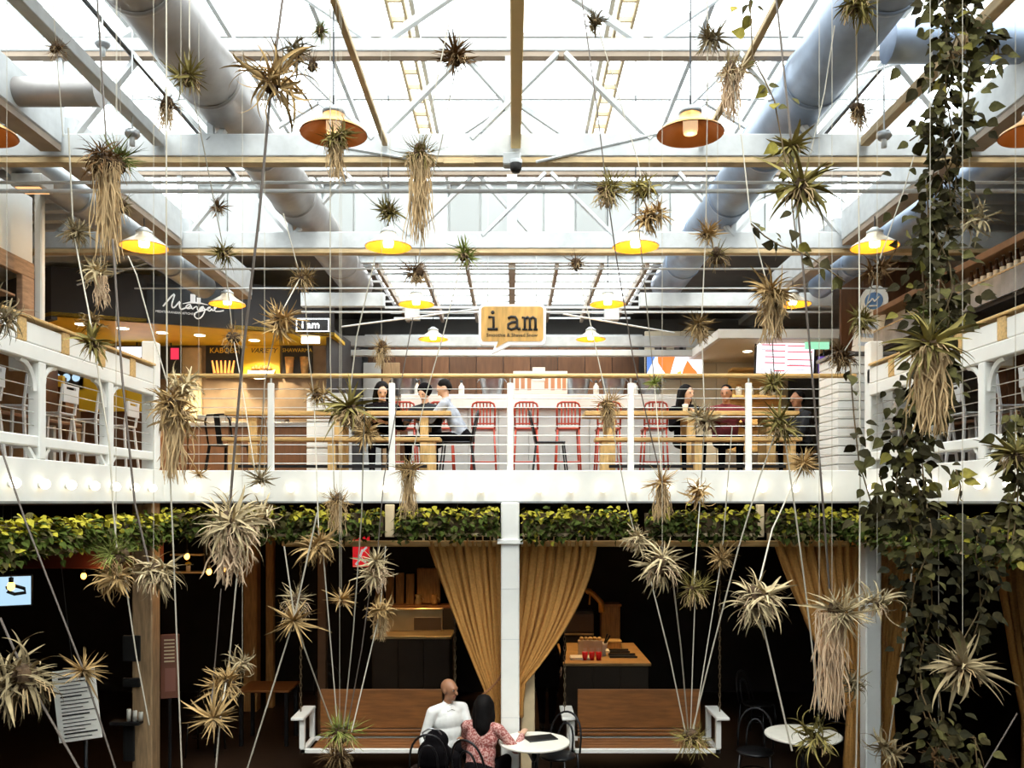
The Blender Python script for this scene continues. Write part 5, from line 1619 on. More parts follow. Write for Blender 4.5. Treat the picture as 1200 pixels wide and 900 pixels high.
for k, (x, y, sx_, sy_, m, lab) in enumerate(((1.62, 12.5, .20, .12, BLACK, 'front black tray on the lit oak counter'), (1.60, 12.9, .17, .10, BLACK, 'rear black tray on the lit oak counter'),
                                            (1.36, 12.9, .10, .12, PAPER, 'stack of white paper on the lit oak counter'), (.98, 12.35, .14, .12, PAPER, 'white paper sheet at the left of the lit oak counter'))):
    t = thing('tray' if m is BLACK else 'paper_stack', lab, 'tray' if m is BLACK else 'paper', (x, y, .98))
    if m is BLACK:
        MB().bbox(-sx_, sx_, -sy_, sy_, 0, .012, .004).build('base', m, t)
        MB().box(-sx_, sx_, -sy_, -sy_ + .01, .012, .03).build('rim', m, t)
        MB().box(-sx_, sx_, sy_ - .01, sy_, .012, .03).build('rim', m, t)
    else:
        for q in range(3):
            MB().box(-sx_ + .004 * q, sx_ + .004 * q, -sy_, sy_, .011 * q, .011 * q + .010).build('sheet', m, t)
b = thing('napkin_box', 'low wooden box at the back of the lit oak counter', 'box', (1.55, 13.3, .98))
MB().bbox(-.14, .14, -.1, .1, 0, .10, .008).build('box_body', POSTW, b)
MB().bbox(-.15, .15, -.11, .11, .10, .12, .005).build('lid', OAK, b)
b = thing('cabinet', 'brown cabinet box with a lit front beyond the oak counter', 'cabinet', (1.62, 14.1, 0))
MB().bbox(-.14, .17, 0, .3, 0, 1.52, .008).build('body', POSTW, b)
MB().bbox(-.16, .19, -.02, .3, 1.52, 1.56, .006).build('top', POSTW, b)
b = thing('appliance', 'dark appliance left of the brown cabinet, under the golden tap', 'appliance', (1.15, 14.1, 0))
MB().bbox(-.28, .20, 0, .3, 0, 1.44, .01).build('body', COUNTB, b)
MB().bbox(-.28, .20, -.02, 0, 1.10, 1.40, .006).build('door', mat('brown_door', (.09, .05, .025), .5), b)
MB().bbox(-.28, .20, -.03, -.0201, 1.05, 1.08, .004).build('handle', INOX, b)
b = thing('golden_tap', 'golden beer tap shape catching the light behind the right curtain', 'tap', (1.33, 14.0, 1.44))
GOLD = mat('gold_lit', (.70, .36, .08), .4, .3)
MB().tube([(.14, 0, .0), (.13, 0, .16), (.0, 0, .30), (-.10, 0, .36)], [.05, .05, .045, .035], 10).build('spout', GOLD, b, True)
MB().ell((-.07, 0, .34), (.06, .05, .05), nu=12, nv=8).build('head', GOLD, b, True)
MB().tube([(-.05, 0, .32), (-.06, 0, .12)], .015, 8).build('nozzle', GOLD, b, True)
light('SPOT', 'counter_lamp', (1.3, 12.7, 3.1), 130, (1.0, .62, .26), .1, (0, 0, 0), radians(75))
light('SPOT', 'bar_lamp', (-1.5, 13.2, 3.1), 80, (1.0, .60, .24), .1, (0, 0, 0), radians(80))
for (x, y, lab) in ((1.3, 12.7, 'small ceiling spotlight over the oak counter'), (-1.5, 13.2, 'small ceiling spotlight over the left bar counter')):
    t = thing('ceiling_spotlight', lab, 'lamp', (x, y, 3.12))
    MB().lathe((0, 0, 0), [(.03, 0), (.05, .10), (.001, .10)], 14).build('can', BLACK, t, True)
    MB().lathe((0, 0, 0), [(.001, .005), (.028, .005)], 14).build('lens', WARMB, t)

# ---- left ground floor: screen, warm bulbs, papers, red sign
t = thing('television', 'small tilted television with a cold blue picture at the left edge', 'screen', (-4.78, 8.0, zz(-.84)))
t.rotation_euler = (0, 0, radians(28))
MB().bbox(-.25, .25, 0, .04, -.15, .15, .006).build('frame', BLACK, t)
MB().box(-.235, .235, -.004, 0, -.135, .135).build('picture', SCCOLD, t)
MB().tube([(.03, -.008, .03), (.10, -.008, .05), (.18, -.008, .02), (.19, -.008, -.02), (.10, -.008, -.03), (.04, -.008, .0)], .018, 6).build('picture_shape', BLACK, t)
MB().tube([(0, .03, .15), (0, .03, .90)], .012, 6).build('ceiling_pole', BLACKM, t)
for k, (px, py, lab) in enumerate(((13, 687, 'warm bare bulb glowing before the left television'), (98, 675, 'warm bare bulb glowing between the television and the hanging plants'), (187, 658, 'warm bare bulb glowing behind the paired air plants'),
                                   (219, 652, 'small warm bulb just right of the long pale wire'), (245, 670, 'warm orange bulb left of the glowing pair'), (263, 668, 'left bulb of the orange glowing pair'), (279, 661, 'right bulb of the orange glowing pair'))):
    Yb = 7.8 if k == 0 else 10.5
    p = P(px, py, Yb)
    t = thing('bare_bulb', lab, 'bulb', p)
    MB().ell((0, 0, 0), (.032, .032, .042), nu=12, nv=9).build('glass', WARMB, t, True)
    MB().lathe((0, 0, 0), [(.02, .035), (.02, .08), (.001, .085)], 10).build('socket', BLACK, t, True)
    MB().tube([(0, 0, .08), (0, 0, 3.2 - p.z)], .004, 5).build('cord', BLACK, t)
light('POINT', 'warm_glow', P(250, 668, 10.3), 14, (1, .5, .15), .2)
light('POINT', 'warm_glow', P(120, 672, 10.2), 8, (1, .5, .15), .2)
pp = thing('notice_sheet', 'large white printed notice sheet hanging behind the big left air plants', 'notice', P(90, 826, 7.6))
pp.rotation_euler = (0, radians(-6), radians(10))
MB().bbox(-.18, .18, 0, .008, -.32, .32, .002).build('sheet', PAPER, pp)
for k in range(17):
    MB().box(-.13, .15 - .05 * ((k * 7) % 3), -.003, -.0005, .24 - .033 * k, .248 - .033 * k + (.006 if k % 5 == 0 else 0)).build('print_line', LEAD, pp)
MB().tube([(0, 0, .32), (0, 0, 1.3)], .004, 5).build('cord', BLACK, pp)
rk = thing('notice_rack', 'black stand holding the white notice sheet, lower left', 'stand', (-3.87, 7.75, 0))
MB().tube([(0, 0, .0), (0, 0, 1.3)], .02, 8).build('pole', BLACKM, rk, True)
MB().lathe((0, 0, 0), [(.001, 0), (.2, 0), (.2, .02), (.03, .03)], 20).build('foot', BLACKM, rk, True)
fp = thing('framed_sign', 'brown framed sign with pale sideways lettering right of the worn timber column', 'sign', P(199, 781, 9.6))
fp.rotation_euler = (0, 0, radians(18))
MB().bbox(-.10, .10, 0, .03, -.36, .36, .006).build('frame', mat('frame_wood', (.16, .055, .03), .6, var=.2), fp)
for k in range(7):
    MB().box(-.06, .05, -.003, 0, .05 + .04 * k, .065 + .04 * k).build('print_line', CREAM, fp)
MB().box(-.05, .06, -.003, 0, -.28, -.02).build('picture', mat('dull_pink', (.25, .10, .07), .7), fp)
MB().tube([(0, .02, -.36), (0, .02, -1.3 + .0)], .02, 6).build('post', BLACKM, fp)
sh_ = thing('candle_shelf', 'black shelf bracket strapped to the worn timber column', 'shelf', (-4.15, 9.24, EYE - .845 * 2.9))
sh_.location.z = zp(843, 9.24)
MB().bbox(-.16, .16, -.12, .0, -.04, .0, .005).build('shelf_board', BLACK, sh_)
MB().bbox(-.05, .07, -.03, .0, -.45, -.04, .005).build('bracket', BLACK, sh_)
for k, px in enumerate((151, 158, 165)):
    t = thing('white_candle', '%s white candle on the black column shelf' % ('left', 'middle', 'right')[k], 'candle', (xp(px, 9.18), 9.18, zp(843, 9.24)))
    MB().lathe((0, 0, 0), [(.001, 0), (.024, 0), (.024, .12 - .015 * k), (.02, .125 - .015 * k), (.001, .12 - .015 * k)], 14).build('wax', MARBLE, t, True)
    MB().tube([(0, 0, .11 - .015 * k), (0, 0, .14 - .015 * k)], .003, 5).build('wick', BLACK, t)
for k, (z, h) in enumerate(((zp(760, 9.25), .14), (zp(800, 9.25), .05))):
    tag(MB().bbox(-.15, .04, -.03, .0, -h, h, .006).build('column_strap', BLACK, loc=(-4.07, 9.27, z)), '%s black strap box on the worn timber column' % ('upper', 'lower')[k], 'bracket')
rs = thing('red_sign', 'small bright red hanging sign with white pictogram under the rod', 'sign', P(423, 646, 10.2))
MB().bbox(-.10, .10, 0, .03, -.19, .19, .006).build('panel', REDS, rs)
for (a, b, c, d) in ((-.02, -.10, .02, .02), (-.06, -.16, .0, -.08), (.0, -.08, .06, -.14), (.02, .0, .07, .05)):
    MB().tube([(a, -.008, b), (c, -.008, d)], .014, 6).build('pictogram_stroke', LETW, rs)
MB().ell((.03, -.008, .11), (.025, .008, .025), nu=10, nv=6).build('pictogram_head', LETW, rs)
MB().tube([(0, .015, .19), (0, .015, .55)], .008, 6).build('hanger', BLACKM, rs)
# burgundy beam and dark furniture in the left shade
tag(MB().bbox(-8, -4.2, 10.2, 10.3, 2.45, 2.95, .01).build('ceiling_beam', mat('burgundy_beam', (.10, .018, .012), .6, var=.3)), 'dim burgundy beam behind the warm bulbs at the left', 'beam')
t = thing('glass_shelf', 'lit hanging shelf with yellow flower jar behind the warm bulbs', 'shelf', P(218, 672, 11.5))
MB().bbox(-.22, .22, 0, .2, 0, .02, .004).build('lower_board', CREAM, t)
MB().bbox(-.22, .22, 0, .2, .24, .26, .004).build('upper_board', CREAM, t)
for s in (-1, 1):
    MB().bbox(s * .22 - .01, s * .22 + .01, .08, .12, .02, .60, .003).build('side_rod', BLACKM, t)
j = thing('flower_jar', 'small jar of yellow flowers on the hanging shelf', 'jar', P(219, 672, 11.55) + Vector((0, .05, .022)))
MB().lathe((0, 0, 0), [(.001, 0), (.03, 0), (.03, .07), (.025, .08)], 12).build('glass', MARBLE, j, True)
for k in range(6):
    MB().ell((.025 * cos(k), .025 * sin(k), .10 + .01 * (k % 3)), (.02, .02, .018), nu=8, nv=6).build('blossom', mat('yellow_petal', (.7, .5, .05), .6), j, True)
for k, (x, y) in enumerate(((-3.95, 11.0), (-2.6, 12.2), (3.4, 11.8), (4.2, 11.0))):
    bentwood(x, y, .4 * k, 'dim dark bentwood chair in the shade, %s' % ['nearest the worn timber column', 'left of the left swing bench', 'behind the right curtains', 'far right behind the vine'][k])
ti = thing('dark_table', 'dark wooden table in the shade left of the swing bench', 'table', (-3.3, 11.6, 0))
MB().bbox(-.35, .35, -.3, .3, .72, .75, .006).build('tabletop', BENCHW, ti)
for sx_ in (-1, 1):
    for sy_ in (-1, 1):
        MB().bbox(sx_ * .3 - .025, sx_ * .3 + .025, sy_ * .25 - .025, sy_ * .25 + .025, 0, .72, .004).build('leg', BLACKM, ti)
# ================================================================ HANGING AIR PLANTS
TONE = {
 't': leafmat('air_tan', (0.36, 0.235, 0.10)),
 'p': leafmat('air_pale', (0.42, 0.33, 0.19)),
 'o': leafmat('air_olive', (0.20, 0.16, 0.05)),
 'b': leafmat('air_brown', (0.13, 0.07, 0.028)),
 'g': leafmat('air_green', (0.17, 0.19, 0.045)),
 'd': leafmat('air_dusk', (0.26, 0.20, 0.11)),
}
ROOT = mat('root_core', (0.07, 0.038, 0.016), .9, var=.4, scale=30, bump=.5)
MOSS = mat('hanging_root', (0.50, 0.34, 0.17), .9, var=.2, scale=10)
MOSSP = mat('hanging_root_pale', (0.62, 0.44, 0.28), .9, var=.2, scale=10)
KINDS = {  # leaves, leaf length (of r), lowest and highest pitch, core size
 'spiky': (64, 1.0, -.9, 1.0, .30),
 'curly': (38, 1.15, -.6, .9, .20),
 'mop': (80, 1.0, -1.0, .85, .34),
 'grass': (90, .95, -1.0, 1.0, .38),
 'clump': (60, .95, -1.0, 1.0, .50),
 'broad': (40, 1.0, -.75, .9, .26),
 'star': (30, 1.0, -.5, .8, .16),
}
PLANTS = []
TH = []
def yof(r): return max(2.9, min(5.6, 5.75 - r * .056))

WP = []
def on_wire(x, y):
    for pts in WP:
        for (a, b), (c, d) in zip(pts[:-1], pts[1:]):
            L2 = (c - a) ** 2 + (d - b) ** 2
            f = max(0, min(1, ((x - a) * (c - a) + (y - b) * (d - b)) / L2))
            if abs(a + f * (c - a) - x) + abs(b + f * (d - b) - y) < 7: return True
    return False

def air_plant(x, y, r, kind, tone, label, tail=0, up=None, Y=None, squash=1.0):
    Y = Y or yof(r)
    c = P(x, y, Y)
    rad = 1.12 * r * Y / FPX
    seed = int(x * 7 + y * 13)
    q = random.Random(seed)
    t = thing('air_plant', label, 'plant', c)
    n, ll, lo, hi, core = KINDS[kind]
    m = TONE[tone]
    single = r >= 28
    n = int(n * (2.1 if r > 40 else 1.9 if r > 16 else 1.5) * (1 if kind != 'broad' else .7))
    mb = MB()
    ax = Vector(up if up else (q.uniform(-.3, .3), q.uniform(-.5, .1), 1)).normalized()
    Ra = Vector((0, 0, 1)).rotation_difference(ax).to_matrix()
    lk = {'clump': 'grass', 'star': 'spiky'}.get(kind, kind)
    heads = [(Vector((0, 0, 0)), Ra)]
    if r > 15 and kind in ('spiky', 'mop', 'grass', 'curly', 'clump'):
        for j in range(2 if r < 30 else 3):
            hv = Vector((q.uniform(-1, 1), q.uniform(-1, .3), q.uniform(-.9, .7))).normalized()
            heads.append((hv * rad * q.uniform(.22, .42), Vector((0, 0, 1)).rotation_difference((hv + Vector((0, 0, .5))).normalized()).to_matrix()))
    for i in range(n):
        ho, Rh = heads[i % len(heads)]
        ph = i * 2.39996 + q.uniform(-.6, .6)
        zz_ = lo + (hi - lo) * ((i + .5) / n) + q.gauss(0, .22)
        zz_ = max(-.98, min(.98, zz_))
        h = sqrt(1 - zz_ * zz_)
        d = Rh @ Vector((h * cos(ph), h * sin(ph), zz_))
        R = orient(d, (0, 0, 1) if abs(d.z) < .9 else (1, 0, 0), q.gauss(0, .9))
        s = rad * ll * min(1.3, max(.35, q.gauss(.84, .22))) * (.86 if len(heads) > 1 else 1)
        p0 = ho + d * rad * core * .35
        p0.z *= squash
        k = q.randrange(9)
        if single:
            o = bpy.data.objects.new('leaf', leaf_mesh(lk, m, k)[0])
            COL.objects.link(o); o.parent = t
            W = s * q.uniform(.8, 1.3)
            M = R.to_4x4(); M.translation = p0
            o.matrix_local = M @ Matrix.Diagonal((s, W, s, 1))
        else:
            add_leaf(mb, lk, k, p0, R, s, 0, 1.45)
    if not single:
        o = mb.build('leaf_cluster', m, t, True); o['kind'] = 'stuff'
    # dry root ball
    cb_ = MB()
    cr = rad * core
    for j in range(5):
        cb_.ell((q.uniform(-.35, .35) * cr, q.uniform(-.3, .3) * cr, (q.uniform(-.5, .5) - .2) * cr), (cr * q.uniform(.5, .8), cr * .55, cr * q.uniform(.5, .9)), nu=8, nv=6)
    cb_.build('root_ball', ROOT, t)
    fr_ = MB()
    for j in range(26):
        a = q.uniform(0, 2 * pi); e = q.uniform(-.9, .3)
        d = Vector((cos(a) * cos(e), sin(a) * cos(e), sin(e) - .3))
        p = d * cr * .6
        fr_.tube([p, p + d * cr * .8, p + d * cr * 1.1 + Vector((q.uniform(-.3, .3), 0, -.6)) * cr], rad * .012, 3, cap=False)
    if tail:
        tl = tail * Y / FPX
        for j in range(int(60 + tail * .7)):
            a = q.uniform(0, 2 * pi); w_ = rad * abs(q.gauss(.15, .18))
            p = Vector((cos(a) * w_, sin(a) * w_ * .8, -rad * .1))
            pts = [p]
            L = tl * q.uniform(.35, 1.0)
            dx, dy = q.gauss(0, .22), q.gauss(0, .2)
            for s_ in range(1, 11):
                f_ = s_ / 10
                pts.append(Vector((p.x * (1 - .5 * f_) + dx * rad * f_ + .05 * rad * sin(f_ * 10 + j * 2.1), p.y * (1 - .5 * f_) + dy * rad * f_, p.z - L * f_)))
            fr_.tube(pts, [rad * .020] * 10 + [rad * .005], 3, cap=False)
    o = fr_.build('root_fringe', MOSSP if tone == 'p' else MOSS, t); o['kind'] = 'stuff'
    PLANTS.append((x, y, Y, label))
    TH.append((t, x, y, c))
    return t

A = air_plant
# ---- upper left
A(66, 57, 13, 'clump', 'b', 'small dark brown root clump by the grey heater lamp, upper left corner')
A(222, 90, 25, 'spiky', 'o', 'spiky olive air plant against the left duct, right one of a touching pair')
A(196, 122, 18, 'clump', 'b', 'brown rooty air plant, left lower one of the pair before the left duct', 30)
A(318, 98, 48, 'curly', 't', 'big brown air plant with very long curling leaves above the left pendant lamp')
A(350, 62, 22, 'curly', 'd', 'long leaved air plant touching the upper right of the biggest curly one')
A(367, 76, 13, 'clump', 'b', 'small brown root clump just above the left nearest pendant lamp')
A(375, 36, 14, 'grass', 'g', 'small bright green tufted air plant left of the brown timber rail')
A(126, 188, 29, 'mop', 'b', 'shaggy brown air plant with a green wing and a long beard of tan roots', 118)
A(137, 190, 27, 'grass', 'g', 'green leaved half of the shaggy bearded plant on the dark wire', 0, (1, -.2, -.2))
A(141, 240, 15, 'clump', 'o', 'small olive clump beside the long tan beard, above the far left pendant')
A(86, 272, 21, 'spiky', 'd', 'spiky drooping air plant above the charcoal shop fascia, left')
A(118, 322, 20, 'curly', 'p', 'pale wispy root bundle with curled ends in front of the charcoal fascia', 40)
A(256, 243, 13, 'spiky', 'b', 'tiny spiky brown air plant on the wire left of the second lamp row')
A(262, 293, 17, 'spiky', 'o', 'small spiky olive air plant above the third row lamp at the left')
A(394, 163, 22, 'mop', 'o', 'olive air plant hanging in front of the nearest left pendant lamp', 50)
# ---- upper middle
A(536, 66, 25, 'spiky', 'b', 'brown air plant with splayed leaves, high up left of the central timber')
A(492, 178, 28, 'grass', 'o', 'dense grassy olive ball with a very long root tail, centre left', 112)
A(457, 246, 18, 'spiky', 'o', 'air plant sitting right above the lamp left of centre, second row')
A(543, 298, 17, 'spiky', 'g', 'small green star shaped air plant on the second truss, left of centre')
A(675, 308, 13, 'clump', 'b', 'small brown air plant hanging below the second truss, right of centre')
A(489, 320, 19, 'grass', 'b', 'dark tufted air plant right above the third row lamp left of centre', 12)
A(447, 407, 14, 'clump', 't', 'small tan air plant before the brown boarded wall', 26)
A(698, 24, 17, 'curly', 'd', 'small twisted air plant at the top edge right of the central timber')
A(711, 222, 25, 'grass', 'o', 'round grassy olive air plant, left one of the pair right of centre', 20)
A(753, 222, 20, 'mop', 'o', 'upper tangled half of the tall air plant above the right of centre lamp')
A(761, 252, 22, 'mop', 't', 'lower curly tan air plant touching the lamp right of centre, second row')
# ---- upper right
A(831, 44, 21, 'spiky', 'd', 'dusty spiky air plant, upper left of the joined pair near the top right')
A(857, 80, 27, 'grass', 'p', 'pale grassy air plant with drooping roots above the nearest right lamp', 62)
A(1003, 6, 26, 'mop', 'o', 'air plant cut by the top edge in front of the right duct', 0)
A(1005, 130, 18, 'clump', 'b', 'compact brown air plant on a pale wire beside the right duct', 22)
A(928, 172, 24, 'broad', 'o', 'pointed upper tuft crowning the large dark air plant on the thick wire', 0, (0, 0, 1))
A(938, 218, 44, 'broad', 'o', 'large dark olive air plant with broad drooping leaves on the thick wire', 0, (.1, -.2, .9))
A(826, 274, 17, 'spiky', 't', 'small tan air plant right of the right of centre lamp, upper of two')
A(841, 298, 15, 'clump', 'o', 'small olive clump right of centre, just below the second truss')
A(904, 345, 31, 'mop', 't', 'large shaggy tan air plant before the orange lamp at the right', 58)
A(1136, 258, 31, 'curly', 'p', 'pale wiry tangled air plant caught in the vine at the upper right')
A(1026, 318, 21, 'curly', 'b', 'brown clump with looping roots under the far right pendant lamp')
A(1010, 380, 20, 'spiky', 'o', 'small olive air plant over the tall white sign with the blue oval')
A(985, 418, 20, 'mop', 'b', 'brown air plant beside the small portrait screen', 12)
A(821, 383, 19, 'spiky', 't', 'tan spiky air plant in front of the edge of the white canopy', 20)
# ---- middle band left
A(8, 372, 28, 'curly', 'd', 'long leaved air plant poking in at the left edge over the side railing')
A(108, 402, 24, 'broad', 'o', 'narrow upright olive air plant before the left side railing boards')
A(110, 378, 17, 'curly', 't', 'thin curling tuft on top of the narrow olive plant at the left railing')
A(205, 478, 33, 'mop', 't', 'big shaggy tan air plant at the left corner of the railings', 88)
A(212, 448, 26, 'curly', 'p', 'loose curling leaves crowning the shaggy plant at the left railing corner')
A(325, 375, 26, 'spiky', 't', 'round spiky tan air plant in front of the right end of the charcoal shop fascia')
A(352, 325, 19, 'grass', 't', 'small tan air plant with dark heart above the spiky round one')
A(273, 394, 15, 'clump', 't', 'tiny tan air plant right of the lamp at the shop sign')
A(408, 478, 34, 'broad', 'o', 'large olive air plant with broad leaves at the left of centre railing', 22)
A(432, 503, 22, 'spiky', 't', 'smaller tan air plant touching the large broad leaved one at the railing')
A(372, 465, 17, 'spiky', 't', 'small tan air plant left of the large broad leaved one at the railing')
A(479, 550, 19, 'grass', 't', 'fringed tan air plant hanging across the white front fascia', 60)
A(233, 556, 12, 'star', 't', 'tiny tan air plant on the left end of the white fascia')
A(305, 562, 20, 'star', 'd', 'dusky star shaped air plant before the white fascia, above the giant curly one')
A(395, 585, 18, 'grass', 't', 'tan tufted air plant across the fascia edge, left of centre', 42)
# ---- middle band right
A(713, 476, 19, 'grass', 't', 'tan air plant in front of the oak table edge right of the middle post', 32)
A(767, 449, 14, 'star', 'g', 'tiny yellow green air plant on the handrail left of the woman with the cup')
A(776, 565, 21, 'star', 't', 'star shaped tan air plant on the white fascia right of centre', 46)
A(826, 492, 21, 'spiky', 'p', 'pale spiky air plant in front of the oak bench at the right')
A(906, 452, 18, 'spiky', 'o', 'upper small olive air plant of the pair at the right railing post')
A(913, 496, 26, 'spiky', 'o', 'lower larger olive air plant of the pair at the right railing post', 16)
A(942, 541, 20, 'spiky', 't', 'tan spiky air plant over the top of the white fascia near the boarded pillar')
A(820, 577, 20, 'curly', 't', 'wispy tan air plant across the fascia bottom, right of centre')
A(1092, 372, 27, 'broad', 'g', 'upright green tuft on top of the big dark bromeliad in the vine', 0, (.3, 0, 1))
A(1090, 405, 46, 'broad', 'o', 'big dark broad leaved bromeliad held in the middle of the trailing vine', 105)
A(1190, 532, 32, 'broad', 'o', 'dark air plant cut by the right edge beside the side railing')
# ---- lower left
A(30, 792, 52, 'mop', 'd', 'very large air plant with long arching leaves at the lower left corner', 0)
A(98, 786, 30, 'star', 't', 'star shaped air plant overlapping the white notice sheet')
A(140, 650, 26, 'grass', 'g', 'yellow green tufted air plant, upper left of the pair on the worn column')
A(136, 672, 26, 'mop', 't', 'curly tan air plant under the yellow green tuft on the worn column')
A(180, 672, 32, 'mop', 'p', 'pale air plant with hanging curls, right of the pair on the worn column')
A(272, 612, 46, 'mop', 'p', 'giant pale curly air plant before the left end of the front planters', 74)
A(310, 606, 27, 'curly', 'p', 'curly pale air plant touching the right side of the giant one')
A(345, 705, 20, 'clump', 'p', 'pale upright tuft on top of the spreading air plant left of the swing')
A(344, 728, 31, 'star', 't', 'spreading star shaped air plant just above the left swing bench arm')
A(284, 776, 22, 'curly', 'p', 'small pale curling air plant, upper right of the lower left trio')
A(266, 802, 26, 'spiky', 't', 'middle air plant of the lower left trio, with brown roots')
A(250, 842, 34, 'star', 't', 'lowest wide star shaped air plant of the lower left trio')
A(400, 703, 20, 'star', 't', 'small thin leaved air plant in the dark between two pale ones')
A(440, 663, 26, 'spiky', 'p', 'pale spiky air plant below the red hanging sign', 30)
A(445, 718, 20, 'curly', 't', 'small air plant before the steel bar counter', 34)
A(374, 640, 24, 'mop', 't', 'tan air plant at the left end of the curtain rod')
A(398, 858, 25, 'grass', 'g', 'dense dark green air plant hanging at the seat of the left swing bench')
A(398, 884, 22, 'grass', 'b', 'brown underside plant below the dense green one at the left swing')
# ---- lower right
A(745, 630, 19, 'mop', 'p', 'small pale curly air plant at the upper left of the white cluster')
A(776, 660, 33, 'mop', 'p', 'big pale white leaved air plant of the cluster right of the curtains')
A(813, 690, 24, 'grass', 'o', 'olive tufted air plant right of the pale white cluster')
A(846, 651, 20, 'spiky', 't', 'small tan air plant just under the curtain rod, right of centre')
A(886, 698, 38, 'mop', 'p', 'large pale air plant with long sweeping leaves left of the right curtain')
A(975, 714, 36, 'spiky', 'p', 'large white spiky air plant with a long root beard before the right column', 128)
A(1028, 708, 30, 'curly', 'p', 'pale curly air plant beside the large white spiky one')
A(1128, 782, 43, 'broad', 'd', 'large dusky broad leaved air plant hanging in the dark at the lower right')
A(960, 868, 34, 'curly', 'o', 'curly olive air plant overlapping the lower right cafe table')
A(1000, 800, 22, 'curly', 'd', 'tangled dusky air plant low on the long root beard')
A(810, 862, 24, 'grass', 'o', 'dark tufted air plant hanging at the right arm of the right swing bench')
A(1042, 880, 24, 'curly', 'd', 'dusky curly air plant at the bottom edge right of the cafe table')
A(1100, 890, 20, 'star', 'b', 'small brown air plant at the bottom edge in the lower right dark')

# ================================================================ WIRES
def near(x, y):
    b = None
    for (a, c, Y, l) in PLANTS:
        d = abs(a - x) + abs(c - y)
        if d < 22 and (b is None or d < b[0]): b = (d, Y)
    return b[1] if b else None

def wire(label, pts, dark=False, r=.0030):
    Ys = [near(x, y) for x, y in pts]
    known = [i for i, v in enumerate(Ys) if v]
    if not known: Ys = [4.6] * len(pts)
    else:
        for i in range(len(pts)):
            if Ys[i] is None:
                lo_ = [k for k in known if k < i]; hi_ = [k for k in known if k > i]
                if lo_ and hi_:
                    a, b = lo_[-1], hi_[0]
                    f = (pts[i][1] - pts[a][1]) / max(1, (pts[b][1] - pts[a][1]))
                    Ys[i] = Ys[a] + (Ys[b] - Ys[a]) * max(0, min(1, f))
                else: Ys[i] = Ys[lo_[-1]] if lo_ else Ys[hi_[0]]
    W = [P(x, y, Y) for (x, y), Y in zip(pts, Ys)]
    if pts[0][1] <= 0:          # carry on up to the rigging under the roof rails
        a, b = W[0], W[1]
        d = a - b
        if d.z > 0:
            W.insert(0, a + d / d.z * max(.05, (zz(2.85) - a.z)))
    if pts[-1][1] >= 898:       # and down to its floor anchor
        a, b = W[-1], W[-2]
        d = a - b
        if d.z < 0:
            k = (a.z - .02) / -d.z
            W.append(a + d * k)
    o = MB().tube([p - W[0] for p in W], r, 6).build('hanging_wire', WIRED if dark else WIREL, loc=W[0])
    return tag(o, label, 'wire')
